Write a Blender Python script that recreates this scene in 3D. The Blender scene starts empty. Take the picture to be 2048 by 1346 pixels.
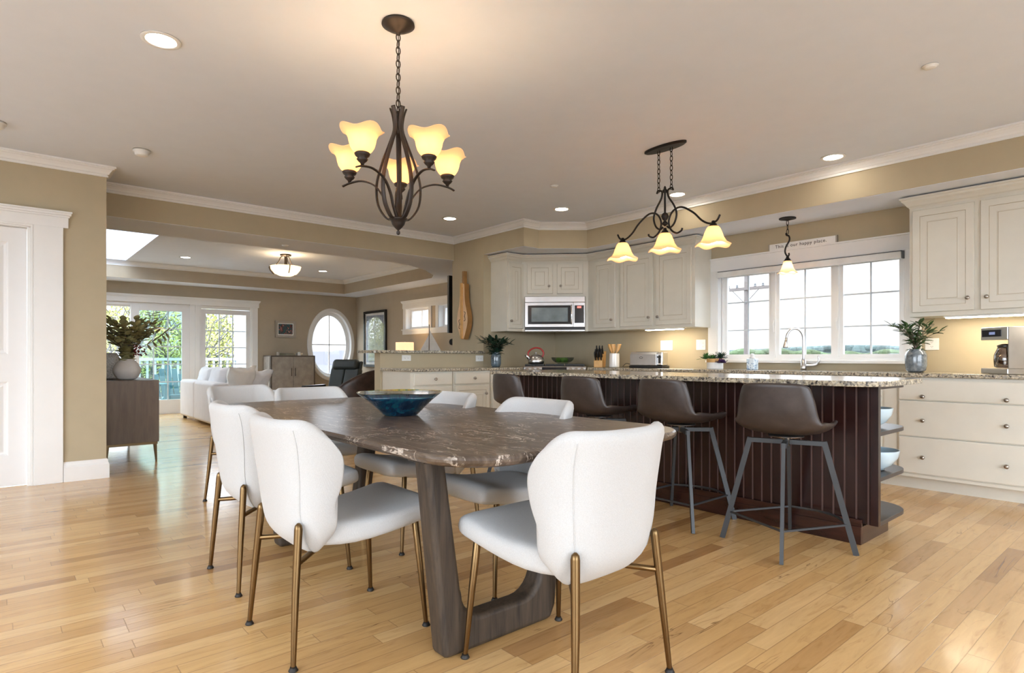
import bpy, math, random
from mathutils import Vector, Matrix, noise
from math import sin, cos, pi, radians as R
SC = bpy.context.scene
COL = SC.collection
# ---------------------------------------------------------------- camera, world, light, exposure
CZ = 1.04
YAW = math.atan(1024.88/1192.4)                      # angle between view axis and -x
cam = bpy.data.cameras.new('camera'); co = bpy.data.objects.new('camera', cam); COL.objects.link(co)
cam.sensor_width = 36; cam.lens = 36*1192.4/2048
cam.shift_y = (714.06-673)/2048
cam.clip_start = .05; cam.clip_end = 2000
co.location = (0, 0, CZ)
co.rotation_euler = (pi/2, 0, pi/2 - YAW)
SC.camera = co
SC.view_settings.view_transform = 'Standard'; SC.view_settings.look = 'None'
SC.view_settings.exposure = 1.08; SC.view_settings.gamma = 1; SC.view_settings.use_curve_mapping = False
cy = SC.cycles
cy.use_denoising = True; cy.max_bounces = 10; cy.diffuse_bounces = 6; cy.glossy_bounces = 4
cy.transparent_max_bounces = 12; cy.sample_clamp_indirect = 6; cy.caustics_reflective = False; cy.caustics_refractive = False
W = bpy.data.worlds.new('world'); SC.world = W; W.use_nodes = True
wn = W.node_tree; wn.nodes.clear()
def wnode(t): return wn.nodes.new(t)
w_o = wnode('ShaderNodeOutputWorld'); w_b = wnode('ShaderNodeBackground'); w_r = wnode('ShaderNodeValToRGB')
w_n = wnode('ShaderNodeTexNoise'); w_c = wnode('ShaderNodeTexCoord')
w_n.inputs['Scale'].default_value = 3.0; w_n.inputs['Detail'].default_value = 6
w_r.color_ramp.elements[0].position = .38; w_r.color_ramp.elements[0].color = (.80, .89, 1, 1)
w_r.color_ramp.elements[1].position = .62; w_r.color_ramp.elements[1].color = (1, .985, .97, 1)
wn.links.new(w_c.outputs['Generated'], w_n.inputs['Vector']); wn.links.new(w_n.outputs[0], w_r.inputs[0])
wn.links.new(w_r.outputs[0], w_b.inputs[0]); w_b.inputs[1].default_value = .85
wn.links.new(w_b.outputs[0], w_o.inputs[0])
def portal(name, loc, rot, sx, sy):
    l = bpy.data.lights.new(name, 'AREA'); l.shape = 'RECTANGLE'; l.size = sx; l.size_y = sy
    l.cycles.is_portal = True
    o = bpy.data.objects.new(name, l); COL.objects.link(o); o.location = loc; o.rotation_euler = rot
portal('daylight_kitchen_window', (-2.62, 6.3, 1.45), (-pi/2, 0, 0), 1.9, 1.1)
portal('daylight_sliding_door', (-12.75, 2.0, 1.1), (0, -pi/2, 0), 2.2, 4.0)
portal('daylight_oval_window', (-12.75, 5.45, 1.3), (0, -pi/2, 0), 1.5, 1.1)
portal('daylight_unseen_doors', (3.25, 1.6, 1.25), (0, pi/2, 0), 2.3, 6.4)
portal('daylight_unseen_windows', (-1.6, -3.35, 1.35), (pi/2, 0, 0), 6.4, 2.1)
portal('daylight_skylight', (-10.35, .6, 3.9), (0, 0, 0), 2.7, 1.9)
def sky_fill(name, d, power, ang, color=(.80, .895, 1)):  # broad sun lamps added to lift indoor daylight beyond the visible sky
    l = bpy.data.lights.new(name, 'SUN'); l.energy = power; l.angle = R(ang); l.color = color
    o = bpy.data.objects.new(name, l); COL.objects.link(o); o.rotation_euler = Vector(d).to_track_quat('-Z', 'Y').to_euler(); o.location = (0, 0, 20)
sky_fill('sky_fill_south', (-.60, .62, -.36), 7.5, 110)
sky_fill('sky_fill_west', (1, .1, -.6), 7.0, 100)
sky_fill('sky_fill_north', (.05, -1, -.55), 4.0, 90)
def lamp(name, loc, power, color=(1, .78, .5), size=.04, kind='POINT', rot=(0, 0, 0), ang=120):
    l = bpy.data.lights.new(name, kind); l.energy = power; l.color = color
    l.shadow_soft_size = size
    if kind == 'SPOT': l.spot_size = R(ang); l.spot_blend = .6
    o = bpy.data.objects.new(name, l); COL.objects.link(o); o.location = loc; o.rotation_euler = rot
    return o
# ---------------------------------------------------------------- materials
MATS = {}
class NT:
    def __init__(s, name):
        s.m = bpy.data.materials.new(name); s.m.use_nodes = True; s.t = s.m.node_tree
        s.p = s.t.nodes['Principled BSDF']; s.out = s.t.nodes['Material Output']; MATS[name] = s.m
    def n(s, typ, **kw):
        x = s.t.nodes.new(typ)
        for k, v in kw.items():
            if k in x.inputs: x.inputs[k].default_value = v
            else: setattr(x, k, v)
        return x
    def l(s, a, b): s.t.links.new(a, b)
    def obj(s, scale=(1, 1, 1), rot=(0, 0, 0)):
        c = s.n('ShaderNodeTexCoord'); m = s.n('ShaderNodeMapping'); m.inputs['Scale'].default_value = scale
        m.inputs['Rotation'].default_value = rot
        s.l(c.outputs['Object'], m.inputs['Vector']); return m.outputs[0]
    def noise(s, vec, scale, detail=4, rough=.55, dist=0):
        x = s.n('ShaderNodeTexNoise', Scale=scale, Detail=detail, Roughness=rough, Distortion=dist); s.l(vec, x.inputs['Vector']); return x.outputs[0]
    def ramp(s, v, stops):
        r = s.n('ShaderNodeValToRGB'); e = r.color_ramp.elements
        while len(e) < len(stops): e.new(.5)
        for q, (p, c) in zip(e, stops): q.position = p; q.color = (*c, 1) if len(c) == 3 else c
        s.l(v, r.inputs[0]); return r.outputs[0]
    def math(s, op, a, b=None):
        x = s.n('ShaderNodeMath', operation=op)
        for i, v in enumerate((a, b)):
            if v is None: continue
            if isinstance(v, (int, float)): x.inputs[i].default_value = v
            else: s.l(v, x.inputs[i])
        return x.outputs[0]
    def mix(s, f, a, b, mode='MIX'):
        x = s.n('ShaderNodeMix', data_type='RGBA', blend_type=mode)
        for i, v in ((0, f), (6, a), (7, b)):
            if isinstance(v, (int, float)): x.inputs[i].default_value = v
            elif isinstance(v, tuple): x.inputs[i].default_value = (*v, 1)
            else: s.l(v, x.inputs[i])
        return x.outputs[2]
    def color(s, c): s.l(c, s.p.inputs['Base Color'])
    def bump(s, h, strength=.2, dist=.002):
        b = s.n('ShaderNodeBump', Strength=strength, Distance=dist); s.l(h, b.inputs['Height']); s.l(b.outputs[0], s.p.inputs['Normal'])
def mat(name, c, rough=.5, metal=0, var=.06, scale=6, bump=0, bscale=80, emit=None, es=0, coat=0, spec=None):
    t = NT(name); v = t.obj()
    a = tuple(min(1, x*(1+var)) for x in c); b = tuple(x*(1-var) for x in c)
    t.color(t.ramp(t.noise(v, scale), [(.35, b), (.65, a)]))
    t.p.inputs['Roughness'].default_value = rough; t.p.inputs['Metallic'].default_value = metal
    if coat: t.p.inputs['Coat Weight'].default_value = coat
    if spec is not None: t.p.inputs['Specular IOR Level'].default_value = spec
    if bump: t.bump(t.noise(v, bscale, 3), bump)
    if emit: t.p.inputs['Emission Color'].default_value = (*emit, 1); t.p.inputs['Emission Strength'].default_value = es
    return t.m
def M_(n): return MATS[n]
mat('wall_paint', (.47, .40, .275), .75, var=.02, bump=.05, bscale=200)
mat('living_paint', (.45, .385, .29), .75, var=.02, bump=.05, bscale=200)
mat('ceiling_paint', (.74, .785, .865), .85, var=.01, bump=.04, bscale=150)
mat('trim_white', (.82, .82, .81), .35, var=.01)
mat('door_white', (.80, .80, .80), .4, var=.01)
mat('cream', (.66, .635, .555), .38, var=.02)
mat('glaze', (.40, .33, .22), .5, var=.1, scale=20)
mat('nickel', (.35, .31, .27), .3, 1)
mat('steel', (.62, .62, .63), .28, 1, bump=.03, bscale=20)
mat('chrome', (.8, .8, .8), .08, 1)
mat('black_plastic', (.012, .012, .013), .3)
mat('black_iron', (.02, .02, .02), .55)
mat('bronze', (.19, .12, .055), .32, 1)
mat('dark_bronze', (.045, .035, .03), .45, .6)
mat('oiled_bronze', (.018, .014, .012), .42, .5)
mat('rubber', (.015, .012, .01), .6)
mat('stool_steel', (.045, .048, .052), .45, .3)
mat('white_plastic', (.82, .82, .8), .4)
mat('slot_dark', (.03, .03, .03), .6)
mat('sofa_white', (.78, .78, .80), .9, var=.02, bump=.25, bscale=60)
mat('pillow_linen', (.80, .78, .74), .9, var=.03, bump=.3, bscale=40)
mat('grey_green_leather', (.025, .031, .027), .42, var=.15)
mat('brown_leather', (.055, .033, .027), .35, var=.3, scale=10)
mat('concrete_grey', (.33, .30, .26), .7, var=.12, scale=9)
mat('brown_edge', (.10, .08, .065), .5)
mat('grey_oak', (.175, .135, .105), .5, var=.1)
mat('brass_dark', (.20, .14, .07), .4, .8)
mat('plaster_white', (.72, .71, .70), .8, var=.05, scale=14, bump=.5, bscale=30)
mat('wicker_white', (.65, .63, .60), .8, var=.3, scale=90, bump=.8, bscale=90)
mat('leaf_olive', (.34, .34, .17), .6, var=.45, scale=12)
mat('leaf_dark', (.018, .05, .028), .45, var=.4, scale=20)
mat('leaf_mid', (.035, .085, .025), .5, var=.4, scale=20)
mat('leaf_succulent', (.07, .20, .05), .5, var=.4, scale=30)
mat('leaf_purple', (.09, .04, .13), .5, var=.5, scale=40)
mat('berry', (.14, .008, .012), .4)
mat('twig', (.12, .085, .06), .8)
mat('pine_board', (.62, .36, .13), .5, var=.1, scale=15)
mat('walnut', (.30, .15, .045), .4, var=.15, scale=8)
mat('spruce', (.72, .50, .30), .4, var=.06, scale=8)
mat('beech', (.66, .42, .2), .55, var=.1)
mat('red_handle', (.35, .012, .012), .25)
mat('green_apple', (.18, .35, .05), .3, var=.2)
mat('shade_fabric', (.80, .68, .50), .9, emit=(1, .62, .32), es=.55)
mat('canvas_white', (.80, .79, .76), .8)
mat('dark_shelf', (.045, .035, .032), .4)
mat('blue_bowl', (.52, .66, .74), .2, coat=.5)
mat('white_ceramic', (.75, .75, .74), .35)
mat('deck_board', (.35, .34, .33), .7)
mat('bounce_pale', (.76, .77, .79), .8)  # pale surface for the added slabs that bounce daylight indoors
mat('teal_plastic', (.02, .14, .19), .5)
mat('rail_white', (.62, .68, .74), .5)
mat('bark', (.17, .165, .17), .9, var=.3, scale=10)
mat('spring_leaf', (.50, .53, .16), .6, var=.35, scale=1.5)
mat('tree_green', (.05, .08, .035), .9, var=.45, scale=.12)
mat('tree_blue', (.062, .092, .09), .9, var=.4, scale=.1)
mat('grass', (.06, .075, .045), .9, var=.3, scale=.1)
mat('house_blue', (.06, .08, .16), .8)
mat('house_white', (.42, .43, .45), .8)
mat('roof_grey', (.10, .10, .12), .8)
mat('roof_red', (.45, .12, .09), .8)
mat('pole_wood', (.13, .115, .11), .9)
mat('rubble_grey', (.12, .13, .14), .8)
mat('spk_cloth', (.012, .012, .012), .8)
mat('bulb', (1, .9, .7), .5, emit=(1, .80, .52), es=48)
mat('can_lens', (1, .95, .9), .5, emit=(1, .90, .76), es=22)
mat('led_bar', (1, .95, .9), .5, emit=(1, .84, .62), es=26)
mat('stove_screen', (.02, .02, .025), .15)
mat('mw_reflection', (.22, .27, .29), .12, var=.3, scale=4)  # grey-blue tint paints reflected light into the microwave window
mat('shade_blind', (.80, .80, .79), .7)
mat('paper_white', (.84, .84, .82), .7)
mat('ink', (.03, .03, .03), .7)
mat('silver_frame', (.42, .38, .33), .4, .5)
mat('lcd', (.02, .03, .05), .2, emit=(.3, .35, .6), es=.4)
mat('lcd_red', (.3, .02, .02), .3, emit=(1, .15, .12), es=1.2)
def m_amber(name, c, es, alpha=.5):
    t = NT(name); v = t.obj(); f = t.noise(v, 9, 3)
    a = tuple(x*.8 for x in c); t.color(t.ramp(f, [(.3, a), (.7, c)])); t.p.inputs['Roughness'].default_value = .35
    t.p.inputs['Emission Color'].default_value = (*c, 1); t.p.inputs['Emission Strength'].default_value = es
    tr = t.n('ShaderNodeBsdfTranslucent'); tr.inputs[0].default_value = (*c, 1)
    mx = t.n('ShaderNodeMixShader'); mx.inputs[0].default_value = alpha
    t.l(t.p.outputs[0], mx.inputs[1]); t.l(tr.outputs[0], mx.inputs[2]); t.l(mx.outputs[0], t.out.inputs[0])
m_amber('amber_glass', (1, .72, .43), .24)
m_amber('alabaster', (1, .82, .60), .16)
def m_glass(name, tint=(1, 1, 1), refl=.07, rough=.02):
    t = NT(name); a = t.n('ShaderNodeBsdfTransparent'); a.inputs[0].default_value = (*tint, 1)
    g = t.n('ShaderNodeBsdfGlossy', Roughness=rough); mx = t.n('ShaderNodeMixShader'); mx.inputs[0].default_value = refl
    t.l(a.outputs[0], mx.inputs[1]); t.l(g.outputs[0], mx.inputs[2]); t.l(mx.outputs[0], t.out.inputs[0])
m_glass('window_glass'); m_glass('tinted_glass', (.72, .86, .84), .16); m_glass('clear_ware', (.8, .85, .86), .2, .05)
m_glass('soap_glass', (.70, .84, .95), .25, .05); m_glass('carafe_glass', (.25, .2, .17), .25, .03)
def m_floor():
    t = NT('maple_floor'); c = t.n('ShaderNodeTexCoord'); sx = t.n('ShaderNodeSeparateXYZ'); t.l(c.outputs['Object'], sx.inputs[0])
    wd = .078; X = t.math('DIVIDE', sx.outputs[0], wd); col = t.math('FLOOR', X); fx = t.math('FRACT', X)
    w1 = t.n('ShaderNodeTexWhiteNoise', noise_dimensions='1D'); t.l(col, w1.inputs['W'])
    Y = t.math('ADD', t.math('DIVIDE', sx.outputs[1], .70), t.math('MULTIPLY', w1.outputs[0], 17.3))
    wob = t.n('ShaderNodeTexWhiteNoise', noise_dimensions='1D'); t.l(t.math('FLOOR', t.math('MULTIPLY', Y, .5)), wob.inputs['W'])
    row = t.math('FLOOR', Y); fy = t.math('FRACT', Y)
    cb = t.n('ShaderNodeCombineXYZ'); t.l(col, cb.inputs[0]); t.l(row, cb.inputs[1])
    w2 = t.n('ShaderNodeTexWhiteNoise', noise_dimensions='2D'); t.l(cb.outputs[0], w2.inputs['Vector'])
    base = t.ramp(w2.outputs[0], [(0, (.40, .215, .085)), (.05, (.53, .31, .125)), (.3, (.64, .395, .165)), (.7, (.69, .445, .195)), (1, (.75, .505, .245))])
    # grain inside each board, shifted per board
    of = t.n('ShaderNodeCombineXYZ'); t.l(t.math('MULTIPLY', w2.outputs[0], 40), of.inputs[2])
    ad = t.n('ShaderNodeVectorMath', operation='ADD'); t.l(c.outputs['Object'], ad.inputs[0]); t.l(of.outputs[0], ad.inputs[1])
    mp = t.n('ShaderNodeMapping'); mp.inputs['Scale'].default_value = (14, 1.6, 1); t.l(ad.outputs[0], mp.inputs[0])
    g1 = t.noise(mp.outputs[0], 2.2, 6, .6, 1.2)
    k = t.mix(1.0, base, t.ramp(g1, [(.25, (.74, .66, .55)), (.42, (.95, .93, .90)), (.7, (1.06, 1.05, 1.04))]), 'MULTIPLY')
    mp2 = t.n('ShaderNodeMapping'); mp2.inputs['Scale'].default_value = (9, 1.1, 1); t.l(ad.outputs[0], mp2.inputs[0])
    g2 = t.noise(mp2.outputs[0], 1.7, 5, .65, 2.0)
    k = t.mix(t.ramp(g2, [(.60, (0, 0, 0)), (.74, (.55, .55, .55))]), k, (.36, .17, .06))
    mp3 = t.n('ShaderNodeMapping'); mp3.inputs['Scale'].default_value = (7, 1.1, 1); t.l(ad.outputs[0], mp3.inputs[0])
    g3 = t.noise(mp3.outputs[0], 1.1, 3, .5, 1.2); g4 = t.noise(t.obj((3, 1, 1)), 2.2, 2)
    cr = t.ramp(t.math('ABSOLUTE', t.math('SUBTRACT', g3, .5)), [(0, (1, 1, 1)), (.004, (.6, .6, .6)), (.010, (0, 0, 0))])
    k = t.mix(t.math('MULTIPLY', cr, t.ramp(g4, [(.58, (0, 0, 0)), (.66, (.8, .8, .8))])), k, (.13, .055, .02))
    ex = t.math('MINIMUM', fx, t.math('SUBTRACT', 1.0, fx)); ey = t.math('MULTIPLY', t.math('MINIMUM', fy, t.math('SUBTRACT', 1.0, fy)), 0.70/wd)
    e = t.math('MINIMUM', ex, ey); seam = t.ramp(e, [(.0, (1, 1, 1)), (.03, (0, 0, 0))])
    k = t.mix(t.math('MULTIPLY', seam, .62), k, (.16, .08, .035)); t.color(k)
    t.p.inputs['Roughness'].default_value = .24; t.p.inputs['Coat Weight'].default_value = .25; t.p.inputs['Coat Roughness'].default_value = .12
    t.bump(t.math('ADD', t.math('MULTIPLY', t.math('SUBTRACT', 1.0, seam), 1.0), t.math('MULTIPLY', t.noise(t.obj((10, .8, 1)), 1.5, 2), .35)), .16, .0018)
m_floor()
def m_granite(name):
    t = NT(name); v = t.obj()
    a = t.n('ShaderNodeTexVoronoi', Scale=105.0); t.l(v, a.inputs['Vector'])
    b = t.noise(v, 55, 5, .7); c2 = t.noise(v, 22, 4, .6)
    k = t.ramp(b, [(.36, (.02, .02, .022)), (.43, (.10, .09, .08)), (.49, (.40, .34, .24)), (.60, (.60, .54, .41)), (.72, (.75, .72, .63))])
    k = t.mix(t.ramp(a.outputs['Color'], [(.62, (0, 0, 0)), (.70, (.8, .8, .8))]), k, (.30, .28, .25))
    k = t.mix(t.ramp(c2, [(.60, (0, 0, 0)), (.68, (.7, .7, .7))]), k, (.05, .045, .045)); t.color(k)
    t.p.inputs['Roughness'].default_value = .12
m_granite('granite')
def m_marble():
    t = NT('brown_marble'); v = t.obj((1, 1, 1), (0, 0, .25)); st = t.obj((1.6, 9, 4), (0, 0, .12))
    k = t.ramp(t.noise(st, 2.6, 8, .65, 1.5), [(.30, (.045, .032, .025)), (.48, (.095, .070, .053)), (.70, (.18, .14, .11))])
    n1 = t.noise(t.obj((1, 2.6, 1), (0, 0, .15)), 5.0, 6, .6, .7); d = t.math('ABSOLUTE', t.math('SUBTRACT', n1, .5))
    ve = t.ramp(d, [(.0, (1, 1, 1)), (.007, (.6, .6, .6)), (.016, (0, 0, 0))])
    ms = t.ramp(t.noise(v, 4.4, 5), [(.46, (0, 0, 0)), (.54, (1, 1, 1))])
    k = t.mix(t.math('MULTIPLY', ve, ms), k, (.62, .55, .48))
    n2 = t.noise(t.obj((1, 2.5, 1), (0, 0, .5)), 11.0, 4, .6, .8); d2 = t.math('ABSOLUTE', t.math('SUBTRACT', n2, .5))
    ms2 = t.ramp(t.noise(v, 7.4, 2), [(.6, (0, 0, 0)), (.66, (1, 1, 1))])
    k = t.mix(t.math('MULTIPLY', t.ramp(d2, [(0, (.8, .8, .8)), (.014, (0, 0, 0))]), ms2), k, (.42, .35, .30)); t.color(k)
    t.p.inputs['Roughness'].default_value = .30
m_marble()
def m_wood(name, c0, c1, rough=.5, axis=(1, 1, .08), scale=18, bump=.25):
    t = NT(name); v = t.obj(axis)
    f = t.noise(v, scale, 8, .65, 1.6); f2 = t.noise(v, scale*4, 4, .6)
    k = t.mix(.35, t.ramp(f, [(.3, c0), (.65, c1)]), t.ramp(f2, [(.35, c0), (.6, c1)])); t.color(k)
    t.p.inputs['Roughness'].default_value = rough; t.bump(f2, bump, .001)
m_wood('dark_oak', (.014, .010, .008), (.075, .052, .034), .6)
m_wood('grey_oak_side', (.13, .10, .08), (.20, .158, .125), .5, (1, 1, .15), 9, .1)
m_wood('espresso', (.008, .002, .002), (.028, .008, .007), .26, (1, 1, .2), 5, .04)
m_wood('espresso_rail', (.012, .004, .003), (.05, .018, .013), .2, (.2, 1, 1), 5, .04)
def m_fabric():
    t = NT('chair_linen'); v = t.obj()
    wv = t.n('ShaderNodeTexWave', Scale=160.0, Distortion=2.0, Detail=2.0); wv.bands_direction = 'Z'; t.l(v, wv.inputs['Vector'])
    wx = t.n('ShaderNodeTexWave', Scale=160.0, Distortion=2.0, Detail=2.0); wx.bands_direction = 'X'; t.l(v, wx.inputs['Vector'])
    f = t.noise(v, 120, 3, .7); h = t.math('ADD', t.math('ADD', wv.outputs[1], wx.outputs[1]), t.math('MULTIPLY', f, 1.5))
    t.color(t.ramp(t.noise(v, 420, 2, .6), [(.3, (.50, .508, .512)), (.5, (.54, .55, .557)), (.7, (.58, .592, .60))]))
    t.p.inputs['Roughness'].default_value = .95; t.p.inputs['Sheen Weight'].default_value = .2; t.bump(h, .22, .0008)
m_fabric()
def m_leather():
    t = NT('stool_leather'); v = t.obj(); f = t.noise(v, 5, 6, .6, .5)
    t.color(t.ramp(f, [(.3, (.024, .017, .015)), (.55, (.046, .034, .030)), (.75, (.070, .054, .048))]))
    t.p.inputs['Roughness'].default_value = .38; t.bump(t.noise(v, 260, 3), .12, .0006)
m_leather()
def m_art(name, cols, scale, dist=2.5, seed=0):
    t = NT(name); v = t.obj((1, 1, 1), (seed, seed*.7, 0)); t.color(t.ramp(t.noise(v, scale, 5, .6, dist), cols)); t.p.inputs['Roughness'].default_value = .4
m_art('art_still', [(.36, (.02, .03, .035)), (.45, (.03, .12, .14)), (.52, (.02, .02, .02)), (.58, (.25, .02, .02)), (.64, (.5, .45, .4))], 9)
m_art('art_arch', [(.3, (.35, .45, .36)), (.5, (.50, .60, .52)), (.7, (.62, .68, .50))], 4)
m_art('art_stone', [(.3, (.16, .20, .30)), (.6, (.33, .38, .48))], 6)
def m_bowl(name, cols):
    t = NT(name); v = t.obj(); t.color(t.ramp(t.noise(v, 9, 6, .6, 3), cols)); t.p.inputs['Roughness'].default_value = .14
    t.p.inputs['Coat Weight'].default_value = .6; t.p.inputs['Coat Roughness'].default_value = .05
m_bowl('bowl_outside', [(.32, (.003, .006, .02)), (.5, (.003, .035, .075)), (.62, (.004, .075, .10)), (.72, (.01, .03, .03))])
m_bowl('bowl_inside', [(.3, (.02, .12, .14)), (.42, (.10, .16, .06)), (.5, (.38, .30, .05)), (.6, (.30, .17, .05)), (.72, (.03, .10, .12))])
m_bowl('blue_glaze_dark', [(.3, (.03, .045, .06)), (.55, (.12, .17, .21)), (.75, (.25, .28, .3))])
m_bowl('grey_glaze', [(.3, (.06, .075, .09)), (.55, (.17, .20, .23)), (.75, (.33, .34, .35))])
m_bowl('marble_white', [(.3, (.75, .74, .72)), (.66, (.78, .77, .75)), (.72, (.35, .33, .32))])
m_bowl('soap_print', [(.40, (.70, .80, .88)), (.5, (.75, .85, .92)), (.56, (.08, .22, .45)), (.64, (.7, .82, .9))])
# ---------------------------------------------------------------- mesh helper
WM = {}
def wm(o):
    return WM[o.name] if o is not None and o.name in WM else Matrix()
class MB:
    def __init__(s): s.v = []; s.f = []; s.mi = []; s.m = 0
    def add(s, vs, fs):
        k = len(s.v); s.v += [tuple(x) for x in vs]; s.f += [tuple(i+k for i in f) for f in fs]; s.mi += [s.m]*len(fs)
    def box(s, a, b, M=None):
        x0, y0, z0 = a; x1, y1, z1 = b
        vs = [Vector(p) for p in ((x0, y0, z0), (x1, y0, z0), (x1, y1, z0), (x0, y1, z0), (x0, y0, z1), (x1, y0, z1), (x1, y1, z1), (x0, y1, z1))]
        if M: vs = [M @ p for p in vs]
        s.add(vs, [(3, 2, 1, 0), (4, 5, 6, 7), (0, 1, 5, 4), (1, 2, 6, 5), (2, 3, 7, 6), (3, 0, 4, 7)]); return s
    def loft(s, rings, caps=True, closed=True):
        n = len(rings[0]); vs = [p for r in rings for p in r]; fs = []
        for i in range(len(rings)-1):
            for j in range(n if closed else n-1):
                a = i*n+j; b = i*n+(j+1) % n; fs.append((a, b, b+n, a+n))
        if caps: fs.append(tuple(range(n-1, -1, -1))); fs.append(tuple((len(rings)-1)*n+j for j in range(n)))
        s.add(vs, fs); return s
    def tube(s, pts, r, seg=8, sq=1, rz=0, caps=True):
        pts = [Vector(p) for p in pts]; rr = r if isinstance(r, (list, tuple)) else [r]*len(pts); rings = []
        up = Vector((0, 0, 1)); last = None
        for i, p in enumerate(pts):
            d = (pts[min(i+1, len(pts)-1)]-pts[max(i-1, 0)]).normalized()
            if last is None:
                a = d.cross(up)
                if a.length < .05: a = d.cross(Vector((0, 1, 0)))
                a.normalize()
            else:
                a = last - d*last.dot(d); a.normalize()
            last = a; b = d.cross(a)
            rings.append([p + a*cos(2*pi*k/seg+rz)*rr[i] + b*sin(2*pi*k/seg+rz)*rr[i]*sq for k in range(seg)])
        return s.loft(rings, caps)
    def lathe(s, prof, c=(0, 0, 0), seg=24, M=None, wob=None):
        rings = []
        for r, z in prof:
            ring = []
            for k in range(seg):
                a = 2*pi*k/seg; q = wob(a, z) if wob else (1, 0)
                p = Vector((c[0]+r*q[0]*cos(a), c[1]+r*q[0]*sin(a), c[2]+z+q[1])) if M is None else M @ Vector((r*q[0]*cos(a), r*q[0]*sin(a), z+q[1]))
                ring.append(p)
            rings.append(ring)
        return s.loft(rings, True)
    def prism(s, poly, z0, z1):
        n = len(poly); vs = [(x, y, z0) for x, y in poly]+[(x, y, z1) for x, y in poly]
        s.add(vs, [tuple(range(n-1, -1, -1)), tuple(range(n, 2*n))]+[(i, (i+1) % n, (i+1) % n+n, i+n) for i in range(n)]); return s
    def sweep(s, path, prof, side=1, ends=(None, None)):
        """profile (out, z) swept along a plan polyline; out is to the right of travel when side is 1"""
        P = [Vector(p) for p in path]; N = []
        for i in range(len(P)-1):
            d = (P[i+1]-P[i]).normalized(); N.append(Vector((d.y, -d.x))*side)
        rings = []
        for i, p in enumerate(P):
            if i == 0: m = N[0]
            elif i == len(P)-1: m = N[-1]
            else: m = (N[i-1]+N[i])/(1+N[i-1].dot(N[i]))
            rings.append([(p.x+m.x*o, p.y+m.y*o, z) for o, z in prof])
        return s.loft(rings, True)
    def rings(s, x0, z0, x1, z1, steps, M=None, mats=None):
        """concentric rectangles in the xz plane facing -y: steps of (inset, y); closes with a cap"""
        vs = []; fs = []; k0 = len(s.v)
        for i, (a, y) in enumerate(steps):
            q = [Vector((x0+a, y, z0+a)), Vector((x1-a, y, z0+a)), Vector((x1-a, y, z1-a)), Vector((x0+a, y, z1-a))]
            vs += [M @ p for p in q] if M else q
        for i in range(len(steps)-1):
            s.m = mats[i] if mats else 0
            k = i*4; sub = [(k+j, k+(j+1) % 4, k+(j+1) % 4+4, k+j+4) for j in range(4)]
            if i == 0: s.add(vs, sub)
            else:
                s.f += [tuple(t+k0 for t in f) for f in sub]; s.mi += [s.m]*4
        s.m = 0; k = (len(steps)-1)*4; s.f.append(tuple(k0+k+j for j in range(4))); s.mi.append(0)
        return s
    def build(s, name, m, parent=None, world=False, smooth=False, bevel=0, sub=0, solid=0, off=-1, bseg=2):
        me = bpy.data.meshes.new(name); me.from_pydata(s.v, [], s.f); me.update()
        for q in ([m] if isinstance(m, str) else m): me.materials.append(M_(q))
        if any(s.mi): me.polygons.foreach_set('material_index', s.mi)
        if world and parent is not None: me.transform(wm(parent).inverted())
        if smooth: me.polygons.foreach_set('use_smooth', [True]*len(me.polygons))
        o = bpy.data.objects.new(name, me); COL.objects.link(o)
        if parent is not None: o.parent = parent; WM[o.name] = wm(parent)
        if solid: md = o.modifiers.new('solid', 'SOLIDIFY'); md.thickness = solid; md.offset = off
        if bevel:
            md = o.modifiers.new('edge', 'BEVEL'); md.width = bevel; md.segments = bseg; md.limit_method = 'ANGLE'; md.angle_limit = R(40)
        if sub: md = o.modifiers.new('round', 'SUBSURF'); md.levels = sub; md.render_levels = sub
        if smooth and not sub:
            md = o.modifiers.new('wn', 'WEIGHTED_NORMAL'); md.keep_sharp = True
        return o
def thing(name, label, cat, loc=(0, 0, 0), rz=0, group=None):
    o = bpy.data.objects.new(name, None); COL.objects.link(o); o.location = loc; o.rotation_euler = (0, 0, rz); o.empty_display_size = .1
    WM[o.name] = Matrix.Translation(loc) @ Matrix.Rotation(rz, 4, 'Z')
    tag(o, label, cat, group); return o
def tag(o, label, cat, group=None, kind=None):
    o['label'] = label; o['category'] = cat
    if group: o['group'] = group
    if kind: o['kind'] = kind
    return o
def struct(o, label=None):
    o['kind'] = 'structure'
    if label: o['label'] = label
    return o
def dup(root, loc, rz=0, label=None, group=None):
    kids = [(c, [g for g in c.children]) for c in root.children]
    r = root.copy(); COL.objects.link(r); r.location = loc; r.rotation_euler = (0, 0, rz)
    if label: r['label'] = label
    if group: r['group'] = group
    WM[r.name] = Matrix.Translation(loc) @ Matrix.Rotation(rz, 4, 'Z')
    for c, gs in kids:
        d = c.copy(); COL.objects.link(d); d.parent = r; WM[d.name] = WM[r.name]
        for g in gs: e = g.copy(); COL.objects.link(e); e.parent = d
    return r
def circ(n, r, c=(0, 0), a0=0): return [(c[0]+r*cos(a0+2*pi*i/n), c[1]+r*sin(a0+2*pi*i/n)) for i in range(n)]
def rrect(x0, y0, x1, y1, r, n=8):
    if not isinstance(r, (list, tuple)): r = [r]*4
    P = []
    for (cx, cy_, a), q in zip(((x1, y0, -pi/2), (x1, y1, 0), (x0, y1, pi/2), (x0, y0, pi)), r):
        sx = -1 if cx == x1 else 1; sy = 1 if cy_ == y0 else -1
        m = n if q > 0 else 0
        for i in range(m+1):
            t = a+(pi/2)*i/max(m, 1); P.append((cx+sx*q+q*cos(t), cy_+sy*q+q*sin(t)))
    return P
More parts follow.
